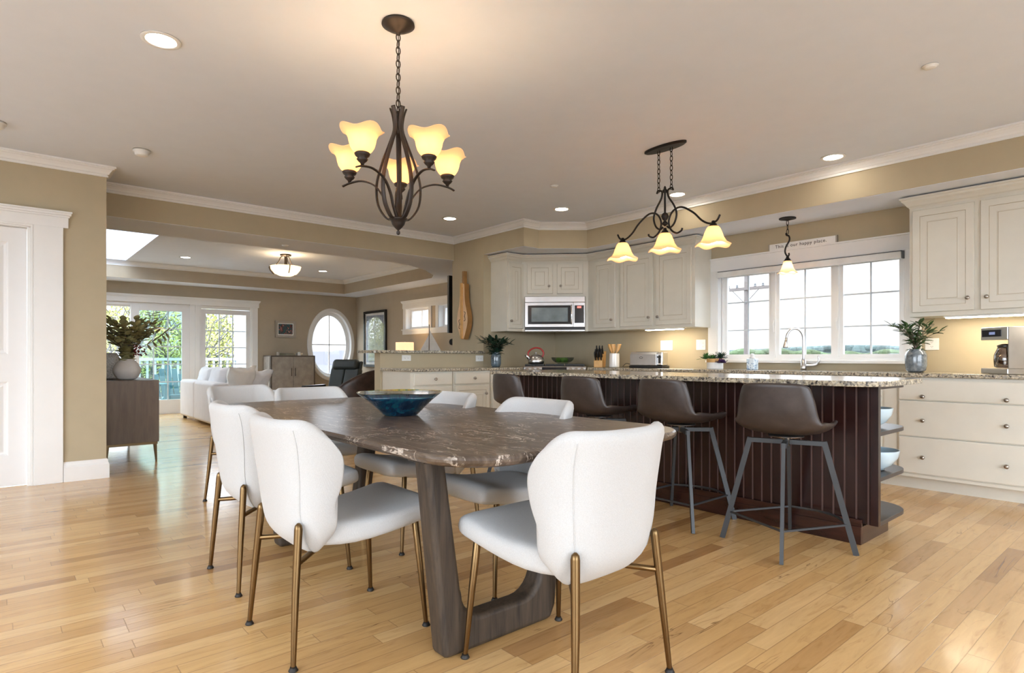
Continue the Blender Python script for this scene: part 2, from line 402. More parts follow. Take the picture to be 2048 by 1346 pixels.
def spline(pts, n=8):
    P = [Vector(p) for p in pts]; out = []
    for i in range(len(P)-1):
        a = P[max(i-1, 0)]; b = P[i]; c = P[i+1]; d = P[min(i+2, len(P)-1)]
        for k in range(n):
            t = k/n; out.append(.5*((2*b)+(c-a)*t+(2*a-5*b+4*c-d)*t*t+(3*b-a-3*c+d)*t**3))
    out.append(P[-1]); return out
# ================================================================ SETTING
CE = 2.68; SB = 2.37; XW = -6.19; YK = 6.05; XS = -6.09; XL = -12.4; XB = -6.75
def wallbox(name, a, b, m='wall_paint'):
    return struct(MB().box(a, b).build(name, m))
struct(MB().box((-12.6, -3.4, -.12), (3.2, 6.25, 0)).build('floor', 'maple_floor'))
# left wall with pocket for the door
mb = MB(); mb.box((XW-.14, -3.3, 0), (XW, -.78, CE)); mb.box((XW-.14, -.78, 2.10), (XW, .20, CE)); mb.box((XW-.14, .20, 0), (XW, .70, CE))
struct(mb.build('wall_left', 'wall_paint'))
# window wall (kitchen + living) with openings
def wall_y(mb, y0, y1, x0, x1, z0, z1, holes):
    xs = x0
    for hx0, hx1, hz0, hz1 in sorted(holes):
        mb.box((xs, y0, z0), (hx0, y1, z1)); mb.box((hx0, y0, z0), (hx1, y1, hz0)); mb.box((hx0, y0, hz1), (hx1, y1, z1)); xs = hx1
    mb.box((xs, y0, z0), (x1, y1, z1)); return mb
def wall_x(mb, x0, x1, y0, y1, z0, z1, holes):
    ys = y0
    for hy0, hy1, hz0, hz1 in sorted(holes):
        mb.box((x0, ys, z0), (x1, hy0, z1)); mb.box((x0, hy0, z0), (x1, hy1, hz0)); mb.box((x0, hy0, hz1), (x1, hy1, z1)); ys = hy1
    mb.box((x0, ys, z0), (x1, y1, z1)); return mb
KW = (-3.53, -1.72, 1.005, 1.985)
struct(wall_y(MB(), YK, YK+.18, -6.12, 3.1, 0, CE+.1, [KW]).build('wall_kitchen_window', 'wall_paint'))
LW = [(-10.22, -9.40, 1.58, 1.985), (-9.07, -8.25, 1.58, 1.985)]
struct(wall_y(MB(), YK, YK+.18, -12.6, -6.121, 0, CE+.1, LW).build('wall_living_side', 'living_paint'))
# far wall: doors + oval window
DH = 2.02
mb = MB(); wall_x(mb, XL-.16, XL, .6, 4.6, 0, CE+.1, [(.85, 3.86, 0, DH)])
OY, OZ, OA, OB = 5.47, 1.31, .47, .72
oc = [(OY+OA*cos(t), OZ+OB*sin(t)) for t in [2*pi*i/48 for i in range(48)]]
def framed_hole(mb, x0, x1, y0, y1, z0, z1, hole):
    """wall slab in the yz plane with a convex hole: quads fan from hole points to the rectangle"""
    cyy = sum(p[0] for p in hole)/len(hole); czz = sum(p[1] for p in hole)/len(hole); outer = []
    for hy, hz in hole:
        dy, dz = hy-cyy, hz-czz; ts = []
        if dy > 1e-9: ts.append((y1-cyy)/dy)
        if dy < -1e-9: ts.append((y0-cyy)/dy)
        if dz > 1e-9: ts.append((z1-czz)/dz)
        if dz < -1e-9: ts.append((z0-czz)/dz)
        t = min(ts); outer.append((cyy+dy*t, czz+dz*t))
    n = len(hole)
    for xx, fl in ((x0, 1), (x1, 0)):
        vs = [(xx, *p) for p in hole]+[(xx, *p) for p in outer]
        mb.add(vs, [(i, (i+1) % n, (i+1) % n+n, i+n) if fl else (i+n, (i+1) % n+n, (i+1) % n, i) for i in range(n)])
    mb.add([(x0, *p) for p in hole]+[(x1, *p) for p in hole], [(i, (i+1) % n, (i+1) % n+n, i+n) for i in range(n)])
    cor = [(y0, z0), (y1, z0), (y1, z1), (y0, z1)]
    for cyc in cor:   # fill the corners cut off by the fan
        best = sorted(range(n), key=lambda i: (outer[i][0]-cyc[0])**2+(outer[i][1]-cyc[1])**2)
        a = next(i for i in best if abs(outer[i][0]-cyc[0]) < 1e-6 or abs(outer[i][1]-cyc[1]) < 1e-6)
        onY = [i for i in range(n) if abs(outer[i][0]-cyc[0]) < 1e-6]; onZ = [i for i in range(n) if abs(outer[i][1]-cyc[1]) < 1e-6]
        if onY and onZ:
            i = min(onY, key=lambda i: abs(outer[i][1]-cyc[1])); j = min(onZ, key=lambda i: abs(outer[i][0]-cyc[0]))
            for xx in (x0, x1): mb.add([(xx, *cyc), (xx, *outer[i]), (xx, *outer[j])], [(0, 1, 2)])
framed_hole(mb, XL-.16, XL, 4.6, 6.05, 0, CE+.1, oc)
struct(mb.build('wall_far', 'living_paint'))
wallbox('wall_living_left', (-12.55, .55, 0), (-6.33, .70, CE), 'living_paint')
wallbox('wall_stub', (-6.79, 4.75, 0), (XS, YK, CE))
wallbox('wall_peninsula', (-6.22, 3.265, 0), (XS, 4.749, 1.085))
# unseen walls behind the photographer, window openings made large to light the room
struct(wall_y(MB(), -3.3, -3.15, -6.33, 3.1, 0, CE+.1, [(-4.8, 1.6, .3, 2.4)]).build('wall_back', 'wall_paint'))
struct(wall_x(MB(), 2.95, 3.1, -3.3, 6.2, 0, CE+.1, [(-1.6, 4.8, .05, 2.4)]).build('wall_right', 'wall_paint'))
# ceilings
wallbox('ceiling', (XB-.0, -3.3, CE), (3.1, 6.2, CE+.1), 'ceiling_paint')
TZ = 2.655
ty1 = 5.52; tx0 = -11.85; tx1 = -7.45
tray = [(tx0, 1.0), (tx0, ty1), (-8.50, ty1), (-8.20, 5.36), (-7.80, 4.95), (-7.55, 4.55), (tx1, 4.2), (tx1, 1.0)]
mb = MB()   # lower ring of the living-room ceiling
mb.box((-12.5, .6, SB), (tx0, 6.05, CE+.1)); mb.box((tx0, ty1, SB), (XB-.16, 6.05, CE+.1))
mb.box((XB-.159, 4.75, SB), (-6.791, 6.05, CE+.1)); mb.box((XB-.159, .601, SB-.0012), (XB, 4.749, SB+.0015))
mb.prism([(tx1, .6), (XB-.16, .6), (XB-.16, ty1), (tx1, ty1)][::1], SB, CE+.1)
mb.prism([(-8.50, ty1), (-8.20, 5.36), (-7.80, 4.95), (-7.55, 4.55), (tx1, 4.2), (tx1, ty1)], SB, CE+.1)
struct(mb.build('ceiling_living_border', 'ceiling_paint'))
mb = MB()
for (a, b) in (((tx0-.01, ty1+.002), (-8.50, ty1+.002)),): mb.box((tx0, ty1-.006, SB+.002), (-8.5, ty1, TZ))
mb.box((tx0, .6, SB+.002), (tx0+.006, ty1, TZ)); mb.box((tx1-.006, 1.0, SB+.002), (tx1, 4.2, TZ))
mb.sweep([(-8.5, ty1), (-8.20, 5.36), (-7.80, 4.95), (-7.55, 4.55), (tx1, 4.2)], [(0, SB+.002), (.006, SB+.002), (.006, TZ), (0, TZ)], 1)
struct(mb.build('wall_tray', 'living_paint'))
mb = MB(); SKx0, SKx1, SKy = -11.76, -8.98, 1.60
mb.box((tx0, SKy, TZ), (tx1, ty1, TZ+.05)); mb.box((SKx1, .6, TZ), (tx1, SKy, TZ+.05)); mb.box((tx0, .6, TZ), (SKx0, SKy, TZ+.05))
struct(mb.build('ceiling_tray', 'ceiling_paint'))
mb = MB()   # skylight shaft
mb.box((SKx0-.04, SKy, TZ+.0502), (SKx1+.04, SKy+.04, 3.8)); mb.box((SKx0-.04, -.45, TZ+.0502), (SKx0, SKy, 3.8)); mb.box((SKx1, -.45, TZ+.0502), (SKx1+.04, SKy, 3.8)); mb.box((SKx0, -.49, TZ+.0502), (SKx1, -.45, 3.8)); mb.box((SKx0, -.45, TZ+.0502), (SKx1, .6, TZ+.08))
mb.box((SKx0, .3, 3.55), (SKx1, .36, 3.8))
struct(mb.build('ceiling_skylight_shaft', 'ceiling_paint'))
# beam + kitchen soffit
wallbox('wall_beam', (XB-.16, .60, SB+.002), (XB, 4.749, CE))
mb = MB(); sf = [(-6.09, 4.75), (-5.31, 4.75), (-5.31, 4.99), (-4.93, 5.445), (3.0, 5.445), (3.0, 6.05), (-6.09, 6.05)]
mb.prism([(x, y) for x, y in sf], SB, CE)
struct(mb.build('wall_soffit', 'wall_paint'))
struct(MB().prism([(-6.085, 4.756), (-5.315, 4.756), (-5.315, 4.992), (-4.932, 5.45), (2.94, 5.45), (2.94, 6.04), (-6.085, 6.04)], SB-.004, SB+.001).build('ceiling_soffit', 'ceiling_paint'))
# mouldings
CROWN = [(0, CE-.090), (.012, CE-.090), (.012, CE-.078), (.008, CE-.076), (.008, CE-.070), (.018, CE-.066), (.024, CE-.050), (.040, CE-.030), (.052, CE-.025), (.052, CE-.018), (.064, CE-.016), (.064, CE-.001), (0, CE-.001)]
def crown(name, path, side=1, prof=CROWN, dz=0, sc=1):
    return struct(MB().sweep(path, [(o*sc, CE+(z-CE)*sc+dz) for o, z in prof], side).build(name, 'trim_white'))
crown('trim_1', [(XW, -3.2), (XW, .70), (XW-.30, .70)], 1)
crown('trim_2', [(XB, .72), (XB, 4.75), (-5.31, 4.75), (-5.31, 4.99), (-4.93, 5.445), (2.95, 5.445)], 1)
crown('trim_3', [(tx0, .7), (tx0, ty1), (-8.50, ty1), (-8.32, 5.44)], 1, dz=TZ-CE, sc=.9)
mb = MB().sweep([(XW, .402), (XW, .70), (XW-.14, .70)], [(0, 0), (.020, 0), (.020, .12), (.012, .135), (.010, .155), (.004, .165), (0, .165)], 1)
struct(mb.build('baseboard_left', 'trim_white'))
struct(MB().sweep([(XL, 3.97), (XL, 6.05), (-6.8, 6.05)], [(0, 0), (.018, 0), (.018, .12), (.008, .14), (0, .14)], 1).build('baseboard_living', 'trim_white'))
struct(MB().sweep([(-6.79, 6.04), (-6.79, 4.75), (-6.23, 4.75)], [(0, 0), (.018, 0), (.018, .12), (.008, .14), (0, .14)], -1).build('baseboard_stub', 'trim_white'))
def header(mb, a0, a1, z, H=.115, T=.022):
    """flat board with a small stepped cap, in local xz, facing -y from y=0"""
    mb.box((a0, -T, z), (a1, 0, z+H))
    mb.box((a0-.008, -T-.010, z+H), (a1+.008, 0, z+H+.014)); mb.box((a0-.018, -T-.022, z+H+.014), (a1+.018, 0, z+H+.034)); mb.box((a0-.024, -T-.030, z+H+.034), (a1+.024, 0, z+H+.048))
# local frames: F(loc, rz) builds in x-z plane facing -y, converted to world
def fr(x, y, rz, z=0): return Matrix.Translation((x, y, z)) @ Matrix.Rotation(rz, 4, 'Z')
def xf(mb, M):
    mb.v = [tuple(M @ Vector(p)) for p in mb.v]; return mb
# left wall door (faces +x): local x -> +y
d = struct(bpy.data.objects.new('door_1', None)); COL.objects.link(d); WM[d.name] = Matrix()
ML = fr(XW, 0, pi/2)
def panel_door(mb, x0, x1, z0, z1, y, panels):
    # slab face with stepped recessed panels; build grid frame as boxes
    xs0, xs1 = x0+.115, x1-.115
    mb.box((x0, y, z0), (xs0, y+.035, z1)); mb.box((xs1, y, z0), (x1, y+.035, z1)); zc = z0
    for pz0, pz1 in panels:
        mb.box((xs0, y, zc), (xs1, y+.035, pz0)); zc = pz1
        mb.rings(xs0, pz0, xs1, pz1, [(0, y), (.010, y+.004), (.014, y+.010), (.030, y+.013), (.034, y+.012), (.060, y+.004), (.064, y+.003)])
    mb.box((xs0, y, zc), (xs1, y+.035, z1))
mb = MB(); panel_door(mb, -.74, .168, .006, 2.083, .055, [(.25, .845), (1.06, 1.965)])
xf(mb, ML).build('door_leaf', 'door_white', d)
mb = MB(); mb.box((.170, .03, 0), (.20, .14, 2.10)); mb.box((-.78, .03, 0), (-.745, .14, 2.10)); mb.box((-.78, .03, 2.086), (.20, .14, 2.10))
mb.box((.17, .0, 0), (.19, .03, 2.095)); mb.box((-.77, 0, 2.086), (.19, .03, 2.10))
mb.box((.19, -.018, 0), (.205, .03, 2.10)); mb.box((-.8, -.018, 2.095), (.205, .03, 2.11)); mb.box((.212, -.022, 0), (.400, 0, 2.11)); mb.box((.206, -.020, 0), (.212, 0, 2.11))
mb.box((-.97, -.022, 0), (-.785, 0, 2.11)); header(mb, -1.0, .435, 2.11, .085)
xf(mb, ML).build('door_casing', 'trim_white', d, bevel=.002)
# kitchen window (faces -y)
d = struct(bpy.data.objects.new('window_1', None)); COL.objects.link(d); WM[d.name] = Matrix()
mb = MB(); x0, x1, z0, z1 = KW
mb.box((-3.64, YK-.022, .985), (x0, YK, z1)); mb.box((x1, YK-.022, .985), (-1.60, YK, z1)); 
mb.box((-3.64, YK-.022, z1), (-1.60, YK, z1+.13)); mb.box((-3.655, YK-.034, z1+.13), (-1.59, YK, z1+.145))
mb.box((-3.65, YK-.06, .980), (-1.60, YK+.02, 1.004))
mb.box((x0-.004, YK-.02, z0), (x0+.012, YK+.18, z1)); mb.box((x1-.012, YK-.02, z0), (x1+.004, YK+.18, z1)); mb.box((x0, YK, z0-.005), (x1, YK+.18, z0+.008)); mb.box((x0, YK-.02, z1-.012), (x1, YK+.18, z1+.002))
mb.build('window_casing', 'trim_white', d, bevel=.002)
for k, (a, b) in enumerate(((-3.513, -2.93), (-2.93, -2.315), (-2.315, -1.737))):
    f = MB(); zz0, zz1 = z0+.008, z1-.01
    f.box((a, YK+.05, zz0), (a+.02, YK+.12, zz1)); f.box((b-.02, YK+.05, zz0), (b, YK+.12, zz1)); f.box((a+.02, YK+.05, zz0), (b-.02, YK+.12, zz0+.02)); f.box((a+.02, YK+.05, zz1-.02), (b-.02, YK+.12, zz1))
    A, B, C_, D_ = a+.0201, b-.0201, zz0+.0201, zz1-.0201
    f.box((A, YK+.07, C_), (A+.035, YK+.11, D_)); f.box((B-.035, YK+.07, C_), (B, YK+.11, D_)); f.box((A+.035, YK+.07, C_), (B-.035, YK+.11, C_+.035)); f.box((A+.035, YK+.07, D_-.035), (B-.035, YK+.11, D_))
    s = f.build('sash', 'trim_white', d)
    g = MB(); mx = (A+B)/2; g.box((mx-.007, YK+.0855, C_), (mx+.007, YK+.0995, D_))
    for zz in (1.331, 1.635): g.box((A, YK+.085, zz-.007), (B, YK+.10, zz+.007))
    g.build('muntin', 'rail_white', s)
    MB().box((A+.03, YK+.091, C_+.03), (B-.03, YK+.095, D_-.03)).build('pane', 'window_glass', s)
    if k: MB().tube([(a+.012, YK+.04, 1.42), (a+.012, YK+.02, 1.38), (a+.012, YK+.03, 1.30)], .006, 6).build('latch', 'trim_white', s)
# far sliding doors + window door (faces +x): local x -> +y
ML = fr(XL, 0, pi/2)
d = struct(bpy.data.objects.new('door_2', None)); COL.objects.link(d); WM[d.name] = Matrix()
mb = MB(); mb.box((.80, -.022, 0), (.85, 0, DH)); mb.box((3.815, -.022, 0), (3.925, 0, DH+.0)); header(mb, .78, 3.95, DH, .09)
mb.box((2.70, -.005, 0), (2.79, .1, DH)); mb.box((2.79, -.022, 0), (2.87, .1, DH)); mb.box((2.87, .0, 0), (2.90, .14, DH)); mb.box((3.79, 0, 0), (3.86, .14, DH))
mb.box((.85, .02, 1.965), (3.86, .14, DH)); mb.box((.85, 0, 0), (3.86, .14, .02))
xf(mb, ML).build('door_casing', 'trim_white', d, bevel=.002)
def glazed(name, y0, y1, z0, z1, dep, st, bot, cols, rows, glass='window_glass', par=None, bars=None, top=.09):
    f = MB(); f.box((y0, dep, z0), (y0+st, dep+.045, z1)); f.box((y1-st, dep, z0), (y1, dep+.045, z1))
    f.box((y0+st, dep, z0), (y1-st, dep+.045, z0+bot)); f.box((y0+st, dep, z1-top), (y1-st, dep+.045, z1))
    s = xf(f, ML).build(name, 'door_white', par, bevel=.002)
    A, B, C_, D_ = y0+st, y1-st, z0+bot, z1-top; g = MB()
    for k in range(1, cols): q = A+(B-A)*k/cols; g.box((q-.009, dep+.0157, C_), (q+.009, dep+.0273, D_))
    for k in range(1, rows): q = C_+(D_-C_)*k/rows; g.box((A, dep+.015, q-.009), (B, dep+.028, q+.009))
    if cols > 1: xf(g, ML).build('muntin', 'rail_white', s)
    xf(MB().box((A-.004, dep+.032, C_-.004), (B+.004, dep+.036, D_+.004)), ML).build('pane', glass, s)
    return s
s = glazed('door_leaf', 1.76, 2.70, .02, 1.965, .0, .13, .24, 3, 5, 'tinted_glass', d, top=.085)
MB().tube([(XL+.02, 1.83, .95), (XL+.045, 1.83, .97), (XL+.045, 1.83, 1.10), (XL+.02, 1.83, 1.12)], .010, 8).build('handle', 'trim_white', s)
glazed('fixed_panel', .86, 1.90, .02, 1.965, .06, .10, .24, 1, 1, 'window_glass', d, top=.03)
glazed('glazed_panel', 2.895, 3.80, .02, 1.955, .03, .085, .24, 3, 5, 'window_glass', d, top=.09)
# oval window
d = struct(bpy.data.objects.new('window_2', None)); COL.objects.link(d); WM[d.name] = Matrix()
def oval_ring(mb, prof, n=64):
    """prof: (grow, x) pairs around the oval"""
    rg = [[(x, OY+(OA+g)*cos(2*pi*i/n), OZ+(OB+g)*sin(2*pi*i/n)) for g, x in prof] for i in range(n)]
    rg.append(rg[0]); mb.loft(rg, False)
mb = MB(); oval_ring(mb, [(-.012, XL-.15), (-.012, XL+.026), (.010, XL+.032), (.045, XL+.030), (.062, XL+.024), (.066, XL-.01), (-.002, XL-.01), (-.002, XL-.15), (-.012, XL-.15)])
mb.build('window_casing', 'trim_white', d, smooth=False)
mb = MB(); oval_ring(mb, [(-.085, XL-.13), (-.085, XL-.09), (-.05, XL-.08), (-.01, XL-.08), (-.01, XL-.13), (-.085, XL-.13)]); s = mb.build('sash', 'trim_white', d)
MB().box((XL-.115, OY-.01, OZ-OB+.05), (XL-.10, OY+.01, OZ+OB-.05)).box((XL-.115, OY-OA+.05, OZ-.01), (XL-.10, OY+OA-.05, OZ+.01)).build('muntin', 'trim_white', s)
MB().loft([[(x, OY+(OA-.06)*cos(2*pi*i/48), OZ+(OB-.06)*sin(2*pi*i/48)) for i in range(48)] for x in (XL-.125, XL-.121)]).build('pane', 'window_glass', s)
# small high living windows
for wi, (a, b, zz0, zz1) in enumerate(LW):
    d = struct(bpy.data.objects.new('window_%d' % (3+wi), None)); COL.objects.link(d); WM[d.name] = Matrix()
    mb = MB(); mb.box((a-.09, YK-.02, zz0), (a, YK, zz1)); mb.box((b, YK-.02, zz0), (b+.09, YK, zz1))
    if wi == 0:
        header(m2 := MB(), -10.33, -8.14, zz1, .10); m2.box((-10.33, -.022, zz0-.10), (-8.14, 0, zz0-.02)); m2.box((-10.35, -.04, zz0-.02), (-8.12, .02, zz0)); xf(m2, fr(0, YK, 0)); mb.v_ = 0
        k = len(mb.v); mb.v += m2.v; mb.f += [tuple(i+k for i in f) for f in m2.f]; mb.mi += m2.mi
    mb.box((a-.003, YK-.01, zz0), (a+.01, YK+.18, zz1)); mb.box((b-.01, YK-.01, zz0), (b+.003, YK+.18, zz1)); mb.box((a, YK, zz0), (b, YK+.18, zz0+.01)); mb.box((a, YK-.01, zz1-.01), (b, YK+.18, zz1))
    mb.build('window_casing', 'trim_white', d)
    f = MB(); A, B, C_, D_ = a+.0101, b-.0101, zz0+.0101, zz1-.0101
    f.box((A, YK+.09, C_), (A+.05, YK+.13, D_)); f.box((B-.05, YK+.09, C_), (B, YK+.13, D_)); f.box((A+.05, YK+.09, C_), (B-.05, YK+.13, C_+.04)); f.box((A+.05, YK+.09, D_-.04), (B-.05, YK+.13, D_)); f.box(((A+B)/2-.008, YK+.1, C_+.04), ((A+B)/2+.008, YK+.12, D_-.04))
    s = f.build('sash', 'trim_white', d); MB().box((A+.04, YK+.105, C_+.03), (B-.04, YK+.109, D_-.03)).build('pane', 'window_glass', s)
# ================================================================ CABINETS
def knob(par, x, z, y=-.022, M=None, r=.016):
    """round knob on a face at y, facing -y"""
    Mk = (M or Matrix()) @ Matrix.Translation((x, y, z)) @ Matrix.Rotation(pi/2, 4, 'X')
    m = MB(); m.lathe([(r*.75, 0), (r*.7, .003), (r*.35, .006), (r*.35, .014), (r*.9, .017), (r, .022), (r*.8, .028), (r*.3, .031)], seg=14, M=Mk)
    return m.build('knob', 'nickel', par, world=True, smooth=True)
def cab_door(root, M, x0, x1, z0, z1, kn=None, name='door', flat=False):
    m = MB(); y = -.020
    m.box((x0, y+.003, z0), (x1, -.0005, z1), None)
    if flat: m.rings(x0+.002, z0+.002, x1-.002, z1-.002, [(0, y+.003), (.004, y)], None)
    else: m.rings(x0, z0, x1, z1, [(0, y+.003), (.003, y), (.052, y), (.056, y+.004), (.066, y+.004), (.070, y+.008), (.074, y+.008), (.105, y+.001), (.108, y+.001)], None, [0, 0, 1, 0, 1, 1, 0, 1])
    xf(m, M); o = m.build(name, ['cream', 'glaze'], root, world=True)
    if kn: knob(o, kn[0], kn[1], y, M)
    return o
def carcass(root, M, x0, x1, z0, z1, depth, name='body'):
    return xf(MB().box((x0, 0, z0), (x1, depth, z1)), M).build(name, 'cream', root, world=True, bevel=.001)
def base_unit(M, x0, x1, spec, label, name='base_cabinet', depth=.60, group=None, toe=True):
    """spec rows: list of (z0,z1,[(xa,xb,kind,knobs)])"""
    c = M @ Vector(((x0+x1)/2, 0, 0)); root = thing(name, label, 'cabinet', tuple(c), M.to_euler().z, group)
    m = MB().box((x0+.001, 0, .10), (x1-.001, depth, .882)); m.box((x0+.001, .07, 0), (x1-.001, depth, .10)); m.box((x0+.001, -.005, .10), (x1-.001, 0, .125))
    xf(m, M).build('body', 'cream', root, world=True)
    for z0, z1, cells in spec:
        for xa, xb, kind, kns in cells:
            o = cab_door(root, M, xa, xb, z0, z1, None, 'drawer' if kind == 'drawer' else 'door', flat=(kind == 'drawer'))
            for k in kns: knob(o, k[0], k[1], -.020, M)
    return root
MK = fr(0, 5.44, 0)           # window wall base cabinets, front face at y=5.44
dz = [(.705, .862), (.422, .697), (.132, .414)]
base_unit(MK, -1.61, -.735, [(a, b, [(-1.592, -.753, 'drawer', [(-1.426, (a+b)/2-.01+(.0 if i else -.04)), (-.919, (a+b)/2-.01+(.0 if i else -.04))])]) for i, (a, b) in enumerate(dz)], 'wide cream three-drawer base cabinet under the coffee maker')
def std(x0, x1): 
    m_ = (x0+x1)/2
    return [(.73, .862, [(x0+.02, m_-.006, 'drawer', [((x0+m_)/2, .79)]), (m_+.006, x1-.02, 'drawer', [((x1+m_)/2, .79)])]), (.135, .715, [(x0+.02, m_-.006, 'door', [(m_-.05, .64)]), (m_+.006, x1-.02, 'door', [(m_+.05, .64)])])]
base_unit(MK, -.73, .10, std(-.73, .10), 'cream base cabinet beyond the three-drawer unit, at the frame edge')
def door1(x0, x1): return [(.73, .862, [(x0+.02, x1-.02, 'drawer', [((x0+x1)/2, .79)])]), (.135, .715, [(x0+.02, x1-.02, 'door', [(x1-.06, .64)])])]
base_unit(MK, -2.07, -1.70, door1(-2.07, -1.70), 'narrow cream base cabinet seen past the island shelves')
xf(MB().box((-1.70, -.005, .10), (-1.609, .30, .882)).box((-1.70, .07, 0), (-1.609, .30, .10)), MK).build('filler_post', 'cream'); tag(bpy.data.objects['filler_post'], 'cream filler post beside the three-drawer base cabinet', 'cabinet')
base_unit(MK, -3.05, -2.075, std(-3.05, -2.075), 'cream sink base cabinet behind the island')
base_unit(MK, -3.60, -3.055, door1(-3.60, -3.055), 'cream base cabinet beneath the pot of succulents')
base_unit(MK, -4.83, -3.605, std(-4.83, -3.605), 'cream base cabinet beneath the toaster')
MP = fr(-5.48, 0, pi/2)       # peninsula cabinets facing +x
def pen(x0, x1, kd): return [(.735, .862, [(x0+.02, x1-.02, 'drawer', [((x0+x1)/2+.02, .80)])]), (.135, .715, [(x0+.02, x1-.02, 'door', [(kd, .62)])])]
base_unit(MP, 3.29, 3.835, pen(3.31, 3.835, 3.40), 'cream peninsula cabinet nearest the dining table', depth=.60)
base_unit(MP, 3.84, 4.37, pen(3.84, 4.37, 4.29), 'cream peninsula cabinet, middle of the three')
base_unit(MP, 4.375, 4.84, pen(4.375, 4.84, 4.45), 'cream peninsula cabinet beside the range')
# uppers
UZ0, UZ1 = 1.37, 2.275
def crown_cab(root, M, path):
    m = MB().sweep(path, [(-.02, 2.262), (.0, 2.262), (.006, 2.275), (.016, 2.282), (.030, 2.305), (.045, 2.318), (.048, 2.332), (.058, 2.338), (.058, 2.352), (-.02, 2.352)], 1)
    for i in (): pass
    return xf(m, M).build('crown_moulding', 'cream', root, world=True)
def upper(M, x0, x1, doors, label, depth=.33, z0=UZ0, z1=UZ1, cr=None, name='wall_cabinet'):
    c = M @ Vector(((x0+x1)/2, 0, z0)); root = thing(name, label, 'cabinet', tuple(c), M.to_euler().z)
    carcass(root, M, x0, x1, z0, z1, depth)
    for xa, xb, kx in doors: cab_door(root, M, xa, xb, z0+.035, z1-.035, (kx, z0+.13 if z1-z0 > .7 else z0+.13))
    if cr: crown_cab(root, Matrix(), cr)
    return root
MU = fr(0, 5.72, 0)
r1 = upper(MU, -4.64, -3.61, [(-4.625, -4.150, -4.20), (-4.110, -3.650, -4.075)], 'cream two-door wall cabinet next to the kitchen window', cr=[(-4.64, 5.72), (-3.61, 5.72), (-3.61, 6.05)])
upper(MU, -5.17, -4.642, [(-5.06, -4.705, -4.755)], 'narrow cream wall cabinet between microwave and two-door cabinet', cr=[(-5.19, 5.715), (-4.641, 5.715)])
upper(MU, -1.60, -.68, [(-1.575, -1.165, -1.203), (-1.125, -.705, -1.085)], 'cream two-door wall cabinet above the coffee maker', cr=[(-1.60, 6.05), (-1.60, 5.72), (-.68, 5.72)])
upper(MU, -.679, .24, [(-.66, -.24, -.28), (-.20, .22, -.16)], 'cream wall cabinet at the far end of the window wall', cr=[(-.679, 5.72), (.24, 5.72)])
MS = fr(-5.76, 0, pi/2)
upper(MS, 4.87, 5.15, [(4.885, 5.140, 4.915)], 'narrow cream wall cabinet on the side wall above the plant', cr=[(-6.085, 4.87), (-5.76, 4.87), (-5.76, 5.15)])
# diagonal unit: plane y = x + 10.87 ; M maps local x along (1,1)/sqrt2
DC = (-5.455, 5.415)
MD = fr(DC[0], DC[1], pi/4)
root = upper(MD, -.425, .425, [(-.355, -.028, -.075), (.028, .355, .075)], 'cream corner cabinet with two small doors over the microwave', depth=.35, z0=1.82, z1=2.275)
m = MB(); m.box((-.425, 0, 1.37), (-.388, .30, 1.82)); m.box((.388, 0, 1.37), (.425, .30, 1.82)); xf(m, MD).build('side_stile', 'cream', root, world=True)
xf(MB().sweep([(-.43, 0), (.43, 0)], [(-.02, 2.262), (.0, 2.262), (.006, 2.275), (.016, 2.282), (.030, 2.305), (.045, 2.318), (.048, 2.332), (.058, 2.338), (.058, 2.352), (-.02, 2.352)], 1), MD).build('crown_moulding', 'cream', root, world=True)
# under-cabinet light bars
def ledbar(x0, x1, label, y0=5.75):
    t = thing('light_bar', label, 'light', ((x0+x1)/2, y0+.03, 1.345)); MB().box((x0, y0, 1.356), (x1, y0+.07, 1.3695)).build('housing', 'white_plastic', t, world=True)
    MB().box((x0+.01, y0+.008, 1.349), (x1-.01, y0+.062, 1.3555)).build('diffuser', 'led_bar', t, world=True)
ledbar(-4.30, -3.80, 'lit light bar beneath the cabinet beside the kitchen window')
ledbar(-1.37, -.72, 'lit light bar beneath the cabinet above the coffee maker')
ledbar(-.60, .2, 'lit light bar beneath the wall cabinet at the frame edge')
# ---------------- microwave
t = thing('microwave', 'stainless over-range microwave under the corner cabinet', 'microwave', (DC[0], DC[1], 1.375), pi/4)
m = MB().box((-.383, -.005, 1.39), (.383, .34, 1.815)); xf(m, MD).build('body', 'black_plastic', t, world=True)
xf(MB().box((-.383, -.035, 1.742), (.383, -.005, 1.815)), MD).build('vent_panel', 'steel', t, world=True, bevel=.003)
m = MB(); m.box((-.383, -.035, 1.425), (-.345, -.006, 1.738)); m.box((-.345, -.035, 1.425), (.235, -.006, 1.462)); m.box((-.345, -.035, 1.70), (.235, -.006, 1.738)); m.box((.205, -.035, 1.462), (.235, -.006, 1.70))
dd = xf(m, MD).build('door', 'steel', t, world=True, bevel=.002)
gw = xf(MB().box((-.345, -.032, 1.462), (.205, -.008, 1.70)), MD).build('glass', 'stove_screen', dd, world=True)
xf(MB().box((-.300, -.0335, 1.492), (.165, -.0321, 1.672)), MD).build('reflection_panel', 'mw_reflection', gw, world=True)  # lighter panel, reflection and lit interior painted into the door glass
m = MB().tube([(.212, -.04, 1.46), (.212, -.062, 1.49), (.212, -.066, 1.58), (.212, -.062, 1.68), (.212, -.04, 1.71)], .009, 8); xf(m, MD).build('handle', 'chrome', dd, world=True, smooth=True)
mw = xf(MB().box((.238, -.035, 1.425), (.383, -.006, 1.738)), MD).build('control_panel', 'steel', t, world=True, bevel=.002)
xf(MB().box((.252, -.038, 1.475), (.370, -.0352, 1.70)), MD).build('keypad', 'stove_screen', mw, world=True)
xf(MB().box((.285, -.0395, 1.665), (.335, -.0382, 1.690)), MD).build('display', 'lcd_red', mw, world=True)
